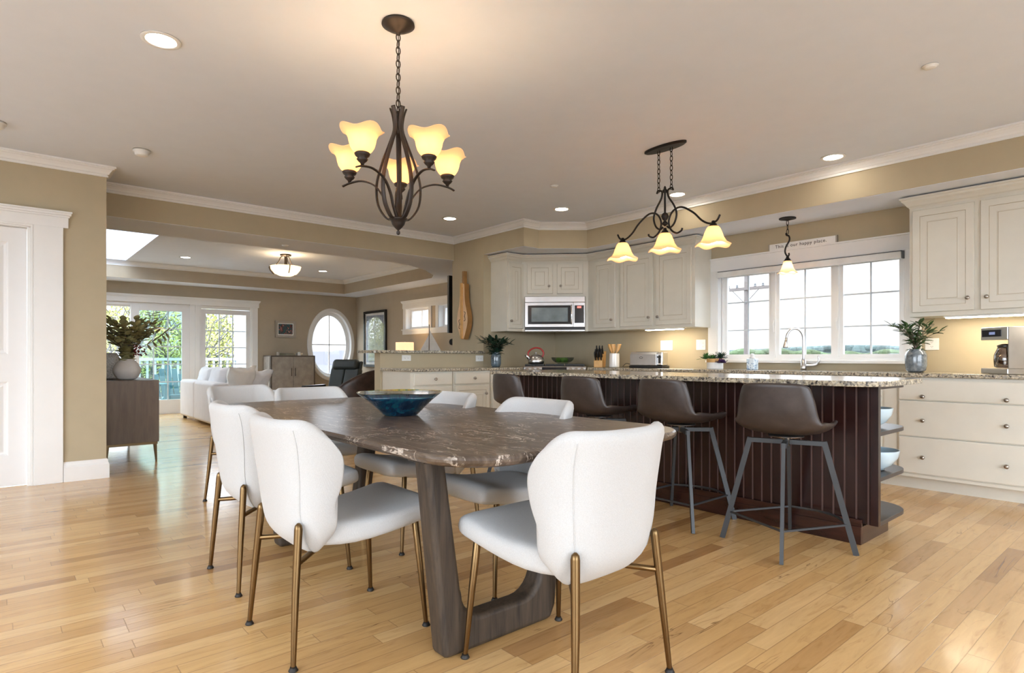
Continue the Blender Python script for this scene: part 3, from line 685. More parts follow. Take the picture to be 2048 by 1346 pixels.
xf(MB().box((-.383, -.012, 1.372), (.383, .30, 1.388)), MD).build('base_plate', 'steel', t, world=True)
# ---------------- range in the corner, face along 45 deg, centre (-5.16,5.12)
RC = (-5.17, 5.13); MR = fr(RC[0], RC[1], pi/4)
t = thing('range', 'stainless gas range set diagonally in the kitchen corner', 'range', (RC[0], RC[1], 0), pi/4)
m = MB().box((-.378, .0, .08), (.378, .62, .905)); m.box((-.36, .05, 0), (.36, .6, .08)); xf(m, MR).build('body', 'steel', t, world=True)
m = MB().loft([[(x, -.03, .835), (x, .0, .835), (x, .06, .925), (x, .012, .925)] for x in (-.378, .378)]); cp = xf(m, MR).build('control_panel', 'steel', t, world=True)
m = MB().loft([[(x, -.0315+.0, .848), (x, -.028, .846), (x, .007, .915), (x, .0035, .917)] for x in (-.155, .145)]); xf(m, MR).build('display', 'stove_screen', cp, world=True)
for x in (-.335, -.27, -.205, .19, .26, .33):
    Mk = MR @ Matrix.Translation((x, -.012, .878)) @ Matrix.Rotation(R(65), 4, 'X')
    m = MB().lathe([(.026, 0), (.026, .006), (.021, .010), (.020, .032), (.016, .036)], seg=18, M=Mk); m.build('knob', 'chrome', cp, world=True, smooth=True)
xf(MB().box((-.378, .02, .9051), (.378, .62, .928)), MR).build('cooktop', 'black_iron', t, world=True, bevel=.008)
for gx in (-.25, 0, .25):
    m = MB()
    for q in (-.11, 0, .11): m.box((gx+q-.006, .08, .9285), (gx+q+.006, .58, .950))
    for q in (.08, .2, .33, .46, .57): m.box((gx-.116, q-.006, .935), (gx+.116, q+.006, .950))
    xf(m, MR).build('grate', 'black_iron', t, world=True)
m = MB().box((-.36, -.025, .22), (.36, -.001, .82)); od = xf(m, MR).build('door', 'steel', t, world=True, bevel=.004)
m = MB().tube([(-.3, -.025, .77), (-.3, -.055, .77), (.3, -.055, .77), (.3, -.025, .77)], .011, 8); xf(m, MR).build('handle', 'chrome', od, world=True)
# ---------------- counters
def slab(name, poly, z0, z1, label, m='granite', cat='countertop'):
    o = MB().prism(poly, z0, z1).build(name, m, bevel=.004); return tag(o, label, cat)
CT0, CT1 = .884, .914
slab('countertop', [(-4.885, 5.400), (.60, 5.400), (.60, 6.045), (-5.45, 6.045)], CT0, CT1, 'speckled granite countertop along the kitchen window wall')
slab('countertop', [(-6.085, 3.262), (-5.44, 3.262), (-5.44, 4.855), (-6.085, 5.50)], CT0, CT1, 'speckled granite countertop on the peninsula cabinets')
MB().prism([(-6.08, 5.52), (-5.74, 5.18+.40), (-5.60, 5.72), (-5.47, 6.04), (-6.08, 6.04)], CT0-.3, CT1).build('corner_filler', 'granite'); tag(bpy.data.objects['corner_filler'], 'granite corner behind the diagonal range', 'countertop')
slab('breakfast_bar', rrect(-6.46, 3.165, -6.045, 4.748, .02, 3)+[], 1.086, 1.118, 'raised speckled granite bar top on the peninsula wall')
# ---------------- island
IX0, IX1 = -4.17, -1.16
t = thing('kitchen_island', 'espresso beadboard island with open end shelves, under granite', 'island', (-2.6, 3.9, 0))
m = MB(); pitch = .0605; x = IX0; ys = 3.63; prof = []
while x < IX1-.05:
    prof += [(x, ys), (x+pitch-.010, ys), (x+pitch-.008, ys+.004), (x+pitch-.002, ys+.004)]; x += pitch
prof += [(IX1-.04, ys)]
for i in range(len(prof)-1):
    (a, b), (c, e) = prof[i], prof[i+1]; m.m = 1 if (i % 4 in (1, 2)) else 0
    m.add([(a, b, .115), (c, e, .115), (c, e, CT0-.001), (a, b, CT0-.001)], [(0, 1, 2, 3)])
m.m = 0; m.box((IX0, ys+.005, .115), (IX1-.0401, ys+.03, CT0-.001)); m.box((IX1-.04, ys-.006, .115), (IX1, ys+.03, CT0-.001))
t_bead = NT('bead_groove'); t_bead.p.inputs['Base Color'].default_value = (.11, .062, .056, 1); t_bead.p.inputs['Roughness'].default_value = .4
bb = m.build('beadboard', ['espresso', 'bead_groove'], t, world=True)
MB().box((IX0, ys+.0305, .10), (-1.50, 4.22, CT0-.001)).build('body', 'espresso', t, world=True)
m = MB().box((IX0, ys-.015, 0), (-1.24, ys, .115)); m.box((IX0, ys-.025, 0), (-1.24, ys-.015, .10)); m.box((IX0, ys-.020, .115), (-1.24, ys-.004, .138)); m.box((IX0, ys, 0), (-1.24, 4.04, .10))
m.build('plinth', 'espresso_rail', t, world=True, bevel=.002)
for z in (.112, .355, .605):
    MB().prism(rrect(-1.499, ys+.031, IX1-.002, 4.22, [0, .20, 0, 0], 10), z, z+.022).build('shelf', 'dark_shelf', t, world=True, bevel=.002)
MB().prism(rrect(-1.499, ys+.031, IX1-.002, 4.22, [0, .20, 0, 0], 10), .862, CT0-.0005).build('shelf', 'dark_shelf', t, world=True)
slab('island_countertop', rrect(-4.26, 3.375, -1.085, 4.262, [.16, .16, .05, .05], 8), CT0, CT1, 'long speckled granite countertop of the dark island', cat='countertop')
def bowl(name, c, r, h, label, m, wall=.006, foot=.45, cat='bowl', wob=None, group=None):
    o = MB().lathe([(r*foot, 0), (r*foot, .012), (r*.72, h*.30), (r*.93, h*.65), (r, h), (r-wall, h), (r*.90, h*.66), (r*.69, h*.34), (r*foot*.8, .02)], c, 36, wob=wob).build(name, m, smooth=True)
    return tag(o, label, cat, group)
bowl('serving_bowl', (-1.30, 3.90, .6275), .125, .115, 'pale blue bowl on the upper open shelf of the island', 'blue_bowl')
bowl('serving_bowl', (-1.285, 3.91, .3775), .14, .12, 'pale blue bowl on the lower open shelf of the island', 'blue_bowl')
# ================================================================ DINING TABLE
TX0, TX1, TY0, TY1 = -4.02, -1.335, .962, 2.142
t = thing('dining_table', 'long brown marble dining table on a dark oak sled base', 'table', ((TX0+TX1)/2, (TY0+TY1)/2, 0))
def bow(poly, k=.03):
    cx = (TX0+TX1)/2; cyy = (TY0+TY1)/2; out = []
    return poly
m = MB(); P = rrect(TX0, TY0, TX1, TY1, .22, 10); cxx, cyy = (TX0+TX1)/2, (TY0+TY1)/2
def ins(P, d):
    out = []; n = len(P)
    for i in range(n):
        a = Vector(P[i-1]); b = Vector(P[i]); c = Vector(P[(i+1) % n]); tv = (c-a).normalized(); nn = Vector((-tv.y, tv.x)); out.append((b.x+nn.x*d, b.y+nn.y*d))
    return out
rg = [[(x, y, z) for x, y in ins(P, d)] for d, z in ((.035, .712), (.012, .720), (.002, .730), (0, .738), (.003, .745), (.010, .750))]
m.loft(rg); m.build('tabletop', 'brown_marble', t, world=True)
m = MB()
for xx in (-3.33, -1.715): m.box((xx-.05, 1.05, .690), (xx+.05, 1.95, .711))
m.box((-3.4, 1.35, .690), (-1.65, 1.50, .711)); m.build('apron', 'dark_oak', t, world=True)
def sled(xc, s):
    """U-shaped end frame in the yz plane: two raked legs joined by a floor runner"""
    m = MB(); n = 5
    y0, y1 = 1.195, 1.64; ytop0, ytop1 = 1.117, 1.72; w = .045
    # outline polygon (outer), inner cut with rounded corners
    outer = [(ytop0-.038, .705), (y0-.040, .0), (y1+.045, .0), (ytop1+.045, .705)]
    inner = [(ytop1-.045, .705), (y1-.025, .23)]
    for k in range(7): a = -pi/2*k/6; inner.append((y1-.135+.10*cos(a), .215+.10*sin(a)))
    for k in range(7): a = -pi/2-pi/2*k/6; inner.append((y0+.135+.10*cos(a), .215+.10*sin(a)))
    inner += [(y0+.030, .23), (ytop0+.038, .705)]
    # split into strips: loft pairs of points left->right along the U
    O = []; 
    N = len(inner)
    def lerp(a, b, t): return (a[0]+(b[0]-a[0])*t, a[1]+(b[1]-a[1])*t)
    outs = []
    for i, q in enumerate(inner):
        if i < 2: outs.append(lerp(outer[3], outer[2], (0, .72)[i]))
        elif i < 9: k = i-2; outs.append(lerp(outer[3], outer[2], min(1, .72+.07*k)) if k < 4 else lerp(outer[2], outer[1], .04*(k-3)))
        elif i < 16: k = i-9; outs.append(lerp(outer[2], outer[1], 1-.04*(3-k)) if k < 3 else lerp(outer[1], outer[0], .07*(k-3)*1.0) if k > 3 else outer[1])
        else: outs.append(lerp(outer[1], outer[0], (.28, 1)[i-16]))
    rings_ = []
    for q, o in zip(inner, outs):
        hw = w
        rings_.append([(xc-hw, q[0], q[1]), (xc+hw, q[0], q[1]), (xc+hw*.86, o[0], o[1]), (xc-hw*.86, o[0], o[1])] if False else [(xc-hw, q[0], q[1]), (xc+hw, q[0], q[1]), (xc+hw, o[0], o[1]), (xc-hw, o[0], o[1])])
    m.loft(rings_); return m.build('sled_leg', 'dark_oak', t, world=True, bevel=.026, bseg=5, smooth=True)
sled(-1.738, 1); sled(-3.33, -1)
# centre bowl
def oct_w(a, z): return (1+.035*cos(8*a)*(z/.11 if z > 0 else 0), 0)
t2 = thing('glass_bowl', 'blue and gold marbled glass bowl in the middle of the marble table', 'bowl', (-2.615, 1.515, .7505))
def sqw(a, z):
    k = (max(z, 0)/.115); q = 1/((abs(cos(a))**3.2+abs(sin(a))**3.2)**(1/3.2)); return (1+(q-1)*.9*k, .002*k*cos(4*a))
MB().lathe([(.075, 0), (.085, .004), (.115, .035), (.160, .078), (.205, .115)], (0, 0, 0), 64, wob=lambda a, z: sqw(a+.60, z)).build('shell', 'bowl_outside', t2, smooth=True)
m = MB(); prof = [(.207, .117), (.200, .117), (.155, .080), (.110, .040), (.070, .014), (.001, .012)]; m.lathe(prof, (0, 0, 0), 64, wob=lambda a, z: sqw(a+.60, z)); m.f = m.f[:-2]; m.mi = m.mi[:-2]
m.build('lining', 'bowl_inside', t2, smooth=True)
# ================================================================ DINING CHAIRS
def sgn(x): return 1 if x >= 0 else -1
def make_chair(loc, rz, label):
    t = thing('dining_chair', label, 'chair', loc, rz)
    # seat cushion: lofted along y
    rings_ = []
    for y, hw, zb, zt in ((-.20, .12, .395, .44), (-.18, .150, .375, .455), (-.12, .185, .362, .464), (-.02, .214, .356, .462), (.10, .222, .370, .464), (.20, .228, .388, .480), (.26, .230, .398, .494), (.295, .228, .404, .494), (.312, .222, .412, .482), (.318, .205, .425, .462)):
        ring = []; zc = (zb+zt)/2; hz = (zt-zb)/2
        for k in range(20):
            a = 2*pi*k/20; ca, sa = cos(a), sin(a); px = hw*sgn(ca)*abs(ca)**.36; pz = hz*sgn(sa)*abs(sa)**.5
            if pz > 0: pz -= .010*(1-(px/hw)**2)*(1 if abs(y) < .2 else .3)
            ring.append((px, y, zc+pz))
        rings_.append(ring[::-1])
    MB().loft(rings_).build('seat', 'chair_linen', t, smooth=True, sub=1)
    # wrap-around back: closed vertical sections lofted across
    def surf(u, v):
        th = u*pi/2; lo = max(0, (.22-v)/.22)
        a = .214+.044*min(1, v/.8)-.05*lo**2; yc = -.232-.072*v+.07*lo**2
        f = (-.085+.0*v)-yc-.030*math.exp(-((v-.36)/.16)**2)-.045*max(0, (v-.80)/.20)**2-.035*lo**1.5
        x = a*sgn(sin(th))*abs(sin(th))**.70; y = yc+f*(1-abs(cos(th))**.80)
        zt = .812-.062*max(0, (abs(u)-.55)/.45)**2.0; zb = .338+.045*abs(u)**5
        return Vector((x, y, zb+(zt-zb)*v))
    cols = []; us = [math.sin(pi/2*(-1+2*j/28)) for j in range(29)]
    us = [-1, -.985, -.95]+[-.9+1.8*k/22 for k in range(23)]+[.95, .985, 1]
    for u in us:
        th_ = .046*math.sqrt(max(.02, 1-abs(u)**14)); col = []; inn = []
        for i in range(15):
            v = i/14; p = surf(u, v); e = .01; du = surf(min(1, u+e), v)-surf(max(-1, u-e), v); dv = surf(u, min(1, v+e))-surf(u, max(0, v-e))
            n = du.cross(dv).normalized()
            if n.y > 0 and abs(u) < .5: n = -n
            if abs(u) >= .5 and n.x*u < 0: n = -n
            col.append(p); inn.append(p-n*th_)
        top = (col[-1]+inn[-1])/2+Vector((0, 0, th_*.32)); bot = (col[0]+inn[0])/2-Vector((0, 0, .004))
        cols.append(col+[top]+inn[::-1]+[bot])
    b = MB().loft(cols).build('backrest', 'chair_linen', t, smooth=True, sub=1)
    for s in (-1, 1):
        pts = [surf(s*.52, .04+.92*k/14) for k in range(15)]
        MB().tube(pts, .0018, 6).build('seam_piping', 'chair_linen', t, smooth=True)
    for s in (-1, 1):
        lg = MB().tube([(s*.228, -.258, .008), (s*.206, -.242, .25), (s*.190, -.226, .455), (s*.189, -.2255, .468), (s*.1885, -.225, .476)], [.0085, .0125, .0145, .012, .004], 12).build('leg', 'bronze', t, smooth=True)
        MB().lathe([(.014, 0), (.016, .003), (.012, .010), (.010, .016)], (s*.228, -.258, 0), 14).build('foot', 'rubber', lg, smooth=True)
        MB().tube([(s*.200, -.236, .34), (s*.16, -.19, .345), (s*.10, -.12, .352)], .010, 8).build('stretcher', 'bronze', lg, smooth=True)
        lg = MB().tube([(s*.228, .258, .008), (s*.212, .240, .24), (s*.20, .225, .405)], [.0085, .012, .0135], 12).build('leg', 'bronze', t, smooth=True)
        MB().lathe([(.014, 0), (.016, .003), (.012, .010), (.010, .016)], (s*.228, .258, 0), 14).build('foot', 'rubber', lg, smooth=True)
    return t
ch = make_chair((-1.41, 1.448, 0), pi/2, 'white linen dining chair at the near head of the table, its back to us')
CH = [((-2.196, .995, 0), 0, 'white linen dining chair on the door side, beside the nearer table leg'),
      ((-2.965, 1.045, 0), 0, 'white linen dining chair on the door side, behind the nearest one there'),
      ((-2.205, 1.86, 0), pi, 'white linen dining chair on the island side, closer to the camera'),
      ((-2.98, 1.86, 0), pi, 'white linen dining chair on the island side, partly behind the glass bowl'),
      ((-3.90, 1.65, 0), -pi/2, 'white linen dining chair at the far head of the table'),
      ((-4.50, 1.40, 0), -R(78), 'white linen dining chair standing behind the one at the far head of the table')]
for l, a, lb in CH: dup(ch, l, a, lb)
# ================================================================ BAR STOOLS
def make_stool(loc, rseat, rbase, label):
    t = thing('bar_stool', label, 'stool', loc, 0)
    A = Matrix.Rotation(rseat, 4, 'Z'); B = Matrix.Rotation(rbase, 4, 'Z')
    prof = spline([(-.262, .905), (-.250, .82), (-.236, .74), (-.205, .672), (-.14, .632), (-.04, .618), (.07, .622), (.17, .634), (.225, .626)], 3)
    W_ = spline([(.165, 0), (.192, 0), (.205, 0), (.222, 0), (.235, 0), (.238, 0), (.236, 0), (.228, 0), (.205, 0)], 3)
    m = MB(); nu = 16; vs = []; L = len(prof)
    for i, p in enumerate(prof):
        q = i/(L-1)
        for j in range(nu+1):
            u = -1+2*j/nu; k = max(0, min(1, (q-.25)/.3)); k = k*k*(3-2*k)
            w = W_[i][0]; x = w*sin(u*pi/2*.92)/sin(pi/2*.92)
            back = .055*abs(u)**2.4; up = .075*abs(u)**2.6*(1-.35*max(0, (q-.6)/.4))
            vs.append(A @ Vector((x, p[0]+back*(1-k)-(.0 if q < .9 else .03*abs(u)**3), p[1]+up*k-(.018*abs(u)**5 if i == 0 else 0))))
    fs = []
    for i in range(L-1):
        for j in range(nu): a = i*(nu+1)+j; fs.append((a, a+1, a+nu+2, a+nu+1))
    m.add(vs, fs); m.build('seat', 'stool_leather', t, smooth=True, solid=.022, off=1, sub=1)
    m = MB(); m.lathe([(.022, .555), (.022, .598), (.03, .600), (.09, .604), (.09, .612)], (0, 0, 0), 18); m.build('swivel', 'steel', t, smooth=True)
    fr_ = []
    for k in range(4):
        a = pi/4+k*pi/2; c, s_ = cos(a), sin(a); m = MB()
        def q(r, z): return B @ Vector((c*r, s_*r, z))
        def bar(p0, p1, w, h):
            d_ = (p1-p0).normalized(); sd = (B @ Vector((-s_, c, 0))); up = sd.cross(d_).normalized()
            m.loft([[P_+sd*w+up*h, P_+sd*w-up*h, P_-sd*w-up*h, P_-sd*w+up*h] for P_ in (p0, p1)])
        bar(q(.0, .575), q(.195, .575), .013, .012); bar(q(.185, .587), q(.335, 0), .009, .014)
        lg = m.build('leg', 'stool_steel', t)
    zr = .155; rr = .335-.150*zr/.587-.002
    pc = [B @ Vector((cos(pi/4+k*pi/2)*rr, sin(pi/4+k*pi/2)*rr, zr)) for k in range(4)]
    m = MB()
    for a, b in ((2, 3), (1, 2), (3, 0)):
        m.tube([pc[a], pc[b]], .007, 4, rz=pi/4)
    arc = []
    for k in range(13):
        f = k/12; p = pc[0].lerp(pc[1], f); o = (pc[0]+pc[1])/2; o = Vector((o.x, o.y, 0)).normalized(); arc.append(p+o*.085*sin(pi*f))
    m.tube(arc, .007, 6); m.build('footrest', 'stool_steel', t)
    return t
make_stool((-1.505, 3.283, 0), R(10), R(-24), 'brown leather bar stool nearest the open shelves, angled outward')
make_stool((-2.205, 3.335, 0), R(0), R(0), 'brown leather bar stool, second along from the open shelves')
make_stool((-2.90, 3.33, 0), R(2), R(8), 'brown leather bar stool, third along from the open shelves')
make_stool((-3.68, 3.32, 0), R(-3), R(-4), 'brown leather bar stool farthest along the island, nearest the range')
# ================================================================ HANGING LIGHTS
def chain(mb, x, y, z0, z1, L=.04, w=.011, r=.0028, phase=0):
    n = int((z1-z0)/(L*.78)); 
    for i in range(n):
        zc = z0+(i+.5)*(z1-z0)/n; a = (i % 2)*pi/2+phase; pts = []
        h = (z1-z0)/n*.62
        for k in range(13):
            t_ = 2*pi*k/12; q = w*cos(t_); pts.append((x+q*cos(a), y+q*sin(a), zc+h*sin(t_)))
        mb.tube(pts, r, 5, caps=False)
def fl_wob(n, amp, zz0, zz1, lift):
    def f(a, z):
        k = max(0, min(1, (z-zz0)/(zz1-zz0))) if zz1 != zz0 else 0; return (1+amp*k**2*cos(n*a), lift*k**2*cos(n*a))
    return f
CX_, CY_ = -2.585, 1.485
t = thing('chandelier', 'five-light dark bronze chandelier with amber glass shades over the dining table', 'chandelier', (CX_, CY_, CE))
MB().lathe([(.078, CE-.001), (.080, CE-.012), (.066, CE-.017), (.062, CE-.024), (.030, CE-.040), (.012, CE-.046), (.010, CE-.058), (.001, CE-.060)], (CX_, CY_, 0), 32).build('canopy', 'dark_bronze', t, world=True, smooth=True)
m = MB(); chain(m, CX_, CY_, 2.235, CE-.055); m.tube([(CX_+.004, CY_, 2.2), (CX_-.004, CY_+.005, 2.35), (CX_+.005, CY_, 2.5), (CX_, CY_, CE-.05)], .0022, 5); m.build('chain', 'dark_bronze', t, world=True)
m = MB(); m.lathe([(.004, 1.640), (.009, 1.645), (.009, 1.655), (.004, 1.662), (.018, 1.675), (.030, 1.690), (.036, 1.708), (.045, 1.712), (.045, 1.720), (.012, 1.726), (.008, 1.80), (.008, 2.13), (.022, 2.135), (.022, 2.160), (.008, 2.165), (.007, 2.235)], (CX_, CY_, 0), 24); m.build('stem', 'dark_bronze', t, world=True, smooth=True)
va = math.atan2(.652, -.758)
for k in range(5):
    a = va+R(8)+k*2*pi/5; c, s_ = cos(a), sin(a)
    def q(r, z, off=0): return (CX_+c*r-s_*off, CY_+s_*r+c*off, z)
    m = MB(); pts = spline([q(.040, 2.262), q(.026, 2.215), q(.022, 2.155), q(.045, 2.09), q(.085, 1.99), q(.112, 1.89), q(.104, 1.79), q(.062, 1.725), q(.030, 1.715)], 5)
    m.tube(pts, [.013-.004*abs(i/len(pts)-.5)*0 for i in range(len(pts))], 6, sq=.38); m.build('strap', 'dark_bronze', t, world=True, smooth=True)
    m = MB(); pts = spline([q(.022, 1.715, .01), q(.050, 1.77, .01), q(.075, 1.83, .012), (q(.12, 1.885, .012)), q(.19, 1.912, .006), q(.258, 1.905), q(.292, 1.892)], 5)
    ar = m.tube(pts, .009, 6, sq=.5).build('arm', 'dark_bronze', t, world=True, smooth=True)
    X, Y = CX_+c*.255, CY_+s_*.255
    MB().lathe([(.006, 1.905), (.009, 1.918), (.020, 1.928), (.026, 1.936), (.020, 1.942), (.032, 1.952), (.036, 1.962), (.030, 1.968)], (X, Y, 0), 18).build('cup', 'dark_bronze', ar, world=True, smooth=True)
    m = MB(); m.lathe([(.030, 1.966), (.043, 1.975), (.054, 1.992), (.060, 2.012), (.064, 2.032), (.074, 2.052), (.092, 2.066), (.098, 2.068)], (X, Y, 0), 48, wob=lambda a_, z: (1+.07*max(0, (z-2.0)/.068)**2*cos(4*a_), .009*max(0, (z-2.0)/.068)**2*cos(4*a_)))
    m.f = m.f[:-2]; m.mi = m.mi[:-2]; m.build('lamp_shade', 'amber_glass', t, world=True, smooth=True, solid=.004)
    MB().lathe([(.003, 1.97), (.013, 1.980), (.024, 2.005), (.024, 2.022), (.016, 2.037), (.003, 2.043)], (X, Y, 0), 14).build('bulb', 'bulb', t, world=True, smooth=True)
# island pendant
IXc, IYc = -2.745, 3.93
t = thing('island_pendant', 'three-light wrought iron pendant with amber bell shades over the island', 'pendant light', (IXc, IYc, CE))
m = MB(); rg = []
for sc, z in ((1, CE-.001), (1, CE-.014), (.93, CE-.02), (.1, CE-.022)): rg.append([(IXc+.19*sc*cos(2*pi*i/32), IYc+.06*sc*sin(2*pi*i/32), z) for i in range(32)])
m.loft([r_[::-1] for r_ in rg]); m.build('canopy', 'oiled_bronze', t, world=True)
for s in (-1, 1):
    m = MB(); chain(m, IXc+s*.058, IYc, 2.335, CE-.018, .045, .011, .003); m.build('chain', 'oiled_bronze', t, world=True)
m = MB(); m.lathe([(.003, 2.058), (.012, 2.065), (.026, 2.075), (.018, 2.09), (.008, 2.10), (.022, 2.115), (.030, 2.135), (.022, 2.155), (.008, 2.165), (.0075, 2.315), (.018, 2.325), (.022, 2.335), (.010, 2.350), (.010, 2.36), (.003, 2.372)], (IXc, IYc, 0), 20); m.build('stem', 'oiled_bronze', t, world=True, smooth=True)
SH = .415
for s in (-1, 1):
    def q(x, z): return (IXc+s*x, IYc, z)
    MB().tube(spline([q(.075, 2.325), q(.066, 2.345), q(.052, 2.345), q(.026, 2.330), q(.034, 2.28), q(.080, 2.21), q(.105, 2.14), q(.085, 2.07), q(.045, 2.04), q(.018, 2.055)], 5), .0075, 8).build('scroll', 'oiled_bronze', t, world=True, smooth=True)
    ar = MB().tube(spline([q(.155, 2.02), q(.145, 2.0), q(.10, 1.99), q(.05, 2.03), q(.036, 2.10), q(.075, 2.165), q(.15, 2.18), q(.25, 2.12), q(.32, 2.05), q(.385, 2.015), q(.44, 2.025), q(.468, 2.065)], 5), .0075, 8).build('arm', 'oiled_bronze', t, world=True, smooth=True)
def bell(t, X, Y, zt, h, r, n=5, m_='amber_glass', pw=1.0, capz=.045):
    MB().lathe([(.010, zt+capz), (.014, zt+capz-.006), (.014, zt+.028), (.024, zt+.022), (.026, zt+.012), (.036, zt+.004), (.036, zt-.006)], (X, Y, 0), 18).build('cup', 'oiled_bronze', t, world=True, smooth=True)
    pr = [(.034, zt), (.046, zt-.012), (.060, zt-.045*h/.14), (.074, zt-.085*h/.14), (.095, zt-.118*h/.14), (r, zt-h)]
    pr = [(a*r/.13, b) if i else (a, b) for i, (a, b) in enumerate(pr)]; pr[-1] = (r, zt-h)
    m = MB(); m.lathe(pr, (X, Y, 0), 48, wob=lambda a_, z: (1+.025*max(0, (zt-z)/h)**3*cos(n*a_), -.008*max(0, (zt-z)/h)**3*cos(n*a_)))
    m.f = m.f[:-2]; m.mi = m.mi[:-2]; m.build('lamp_shade', m_, t, world=True, smooth=True, solid=.004)
    MB().lathe([(.003, zt-.02), (.014, zt-.03), (.030, zt-h*.62), (.026, zt-h*.85), (.003, zt-h*.93)], (X, Y, 0), 16).build('bulb', 'bulb', t, world=True, smooth=True)
for s in (-1, 0, 1): bell(t, IXc+s*SH, IYc, 1.985 if s else 2.0, .135, .125)
# sink pendant
t = thing('sink_pendant', 'single iron pendant with a small amber bell shade at the kitchen window', 'pendant light', (-2.58, 5.72, SB))
SX, SY = -2.60, 5.70
MB().lathe([(.075, SB-.005), (.076, SB-.014), (.06, SB-.018), (.02, SB-.028), (.004, SB-.034)], (SX, SY, 0), 28).build('canopy', 'oiled_bronze', t, world=True, smooth=True)
m = MB(); chain(m, SX, SY, 2.215, SB-.03, .045, .010, .003); m.build('chain', 'oiled_bronze', t, world=True)
MB().tube(spline([(SX-.012, SY, 2.225), (SX-.010, SY, 2.205), (SX+.014, SY, 2.19), (SX+.018, SY, 2.15), (SX-.016, SY, 2.09), (SX-.022, SY, 2.04), (SX, SY, 2.0), (SX+.014, SY, 2.012), (SX+.012, SY, 2.03)], 5), .008, 8).build('stem', 'oiled_bronze', t, world=True, smooth=True)
bell(t, SX, SY, 1.955, .115, .088, n=5, m_='alabaster', pw=1.2)
# living flush mount
FX, FY, FZ = -9.45, 3.42, TZ
t = thing('ceiling_fixture', 'semi-flush bronze ceiling light with alabaster bowl in the living room', 'ceiling light', (FX, FY, FZ))
MB().lathe([(.085, FZ-.001), (.085, FZ-.02), (.03, FZ-.03), (.022, FZ-.04), (.022, FZ-.17), (.03, FZ-.18), (.002, FZ-.19)], (FX, FY, 0), 24).build('stem', 'dark_bronze', t, world=True, smooth=True)
for k in range(3):
    a = va+R(95)+k*2*pi/3; c, s_ = cos(a), sin(a)
    def q(r, z): return (FX+c*r, FY+s_*r, z)
    MB().tube(spline([q(.05, FZ-.025), q(.08, FZ-.05), q(.11, FZ-.12), q(.17, FZ-.17), q(.235, FZ-.19), q(.25, FZ-.20), q(.235, FZ-.25), q(.18, FZ-.31)], 4), .008, 6).build('arm', 'dark_bronze', t, world=True, smooth=True)
m = MB(); m.lathe([(.232, FZ-.19), (.228, FZ-.195), (.215, FZ-.24), (.17, FZ-.30), (.09, FZ-.335), (.003, FZ-.345)], (FX, FY, 0), 36); m.f = m.f[:-2]; m.mi = m.mi[:-2]
m.build('lamp_shade', 'alabaster', t, world=True, smooth=True)
MB().lathe([(.003, FZ-.28), (.025, FZ-.26), (.025, FZ-.22), (.003, FZ-.20)], (FX, FY, 0), 12).build('bulb', 'bulb', t, world=True)
lamp('living_glow', (FX, FY, FZ-.15), 5, (1, .74, .45), .06)
# recessed lights
def can(x, y, z, label, on=True, r=.075):
    t = thing('recessed_light', label, 'ceiling light', (x, y, z))
    m = MB(); m.lathe([(r, z-.0005), (r+.018, z-.0005), (r+.018, z-.006), (r, z-.008), (r-.006, z-.004), (r-.008, z-.0005)], (x, y, 0), 32); m.f = m.f[:-2]; m.mi = m.mi[:-2]; m.build('trim_ring', 'trim_white', t, world=True, smooth=True)
    MB().lathe([(r-.008, z-.0006), (r-.008, z-.003), (.002, z-.0035)], (x, y, 0), 24).build('lens', 'can_lens', t, world=True)
can(-3.52, .633, CE, 'recessed ceiling light above the panelled door side of the table')
can(-5.83, 4.04, CE, 'recessed ceiling light beside the living-room beam')
can(-4.65, 4.72, CE, 'recessed ceiling light in front of the range corner')
can(-3.47, 5.18, CE, 'recessed ceiling light beside the iron island pendant')
can(-1.99, 5.18, CE, 'recessed ceiling light near the sink pendant, closest to the cabinets')
can(-10.75, 2.28, TZ, 'recessed light in the living-room tray near the skylight')
can(-10.8, 4.6, TZ, 'recessed light in the living-room tray beyond the alabaster bowl')
def puck(x, y, z, label, name, r, h):
    t = tag(MB().lathe([(r, z), (r, z-h*.35), (r*.8, z-h*.4), (r*.78, z-h*.8), (r*.6, z-h), (.003, z-h)], (x, y, 0), 24).build(name, 'white_plastic', smooth=True), label, 'detector' if name == 'smoke_detector' else 'sprinkler')
puck(-5.5, .855, CE, 'round white smoke detector on the ceiling near the door wall', 'smoke_detector', .062, .045)
puck(-5.5, -.02, CE, 'round white smoke detector at the very edge of the ceiling', 'smoke_detector', .06, .045)
puck(-4.06, 4.02, CE, 'small white sprinkler cover between the kitchen recessed lights', 'sprinkler_head', .04, .016)
puck(-1.01, 3.97, CE, 'small white sprinkler cover above the end of the island', 'sprinkler_head', .04, .016)
puck(-7.12, 2.57, SB, 'small white sprinkler cover on the lower living-room ceiling', 'sprinkler_head', .04, .016)
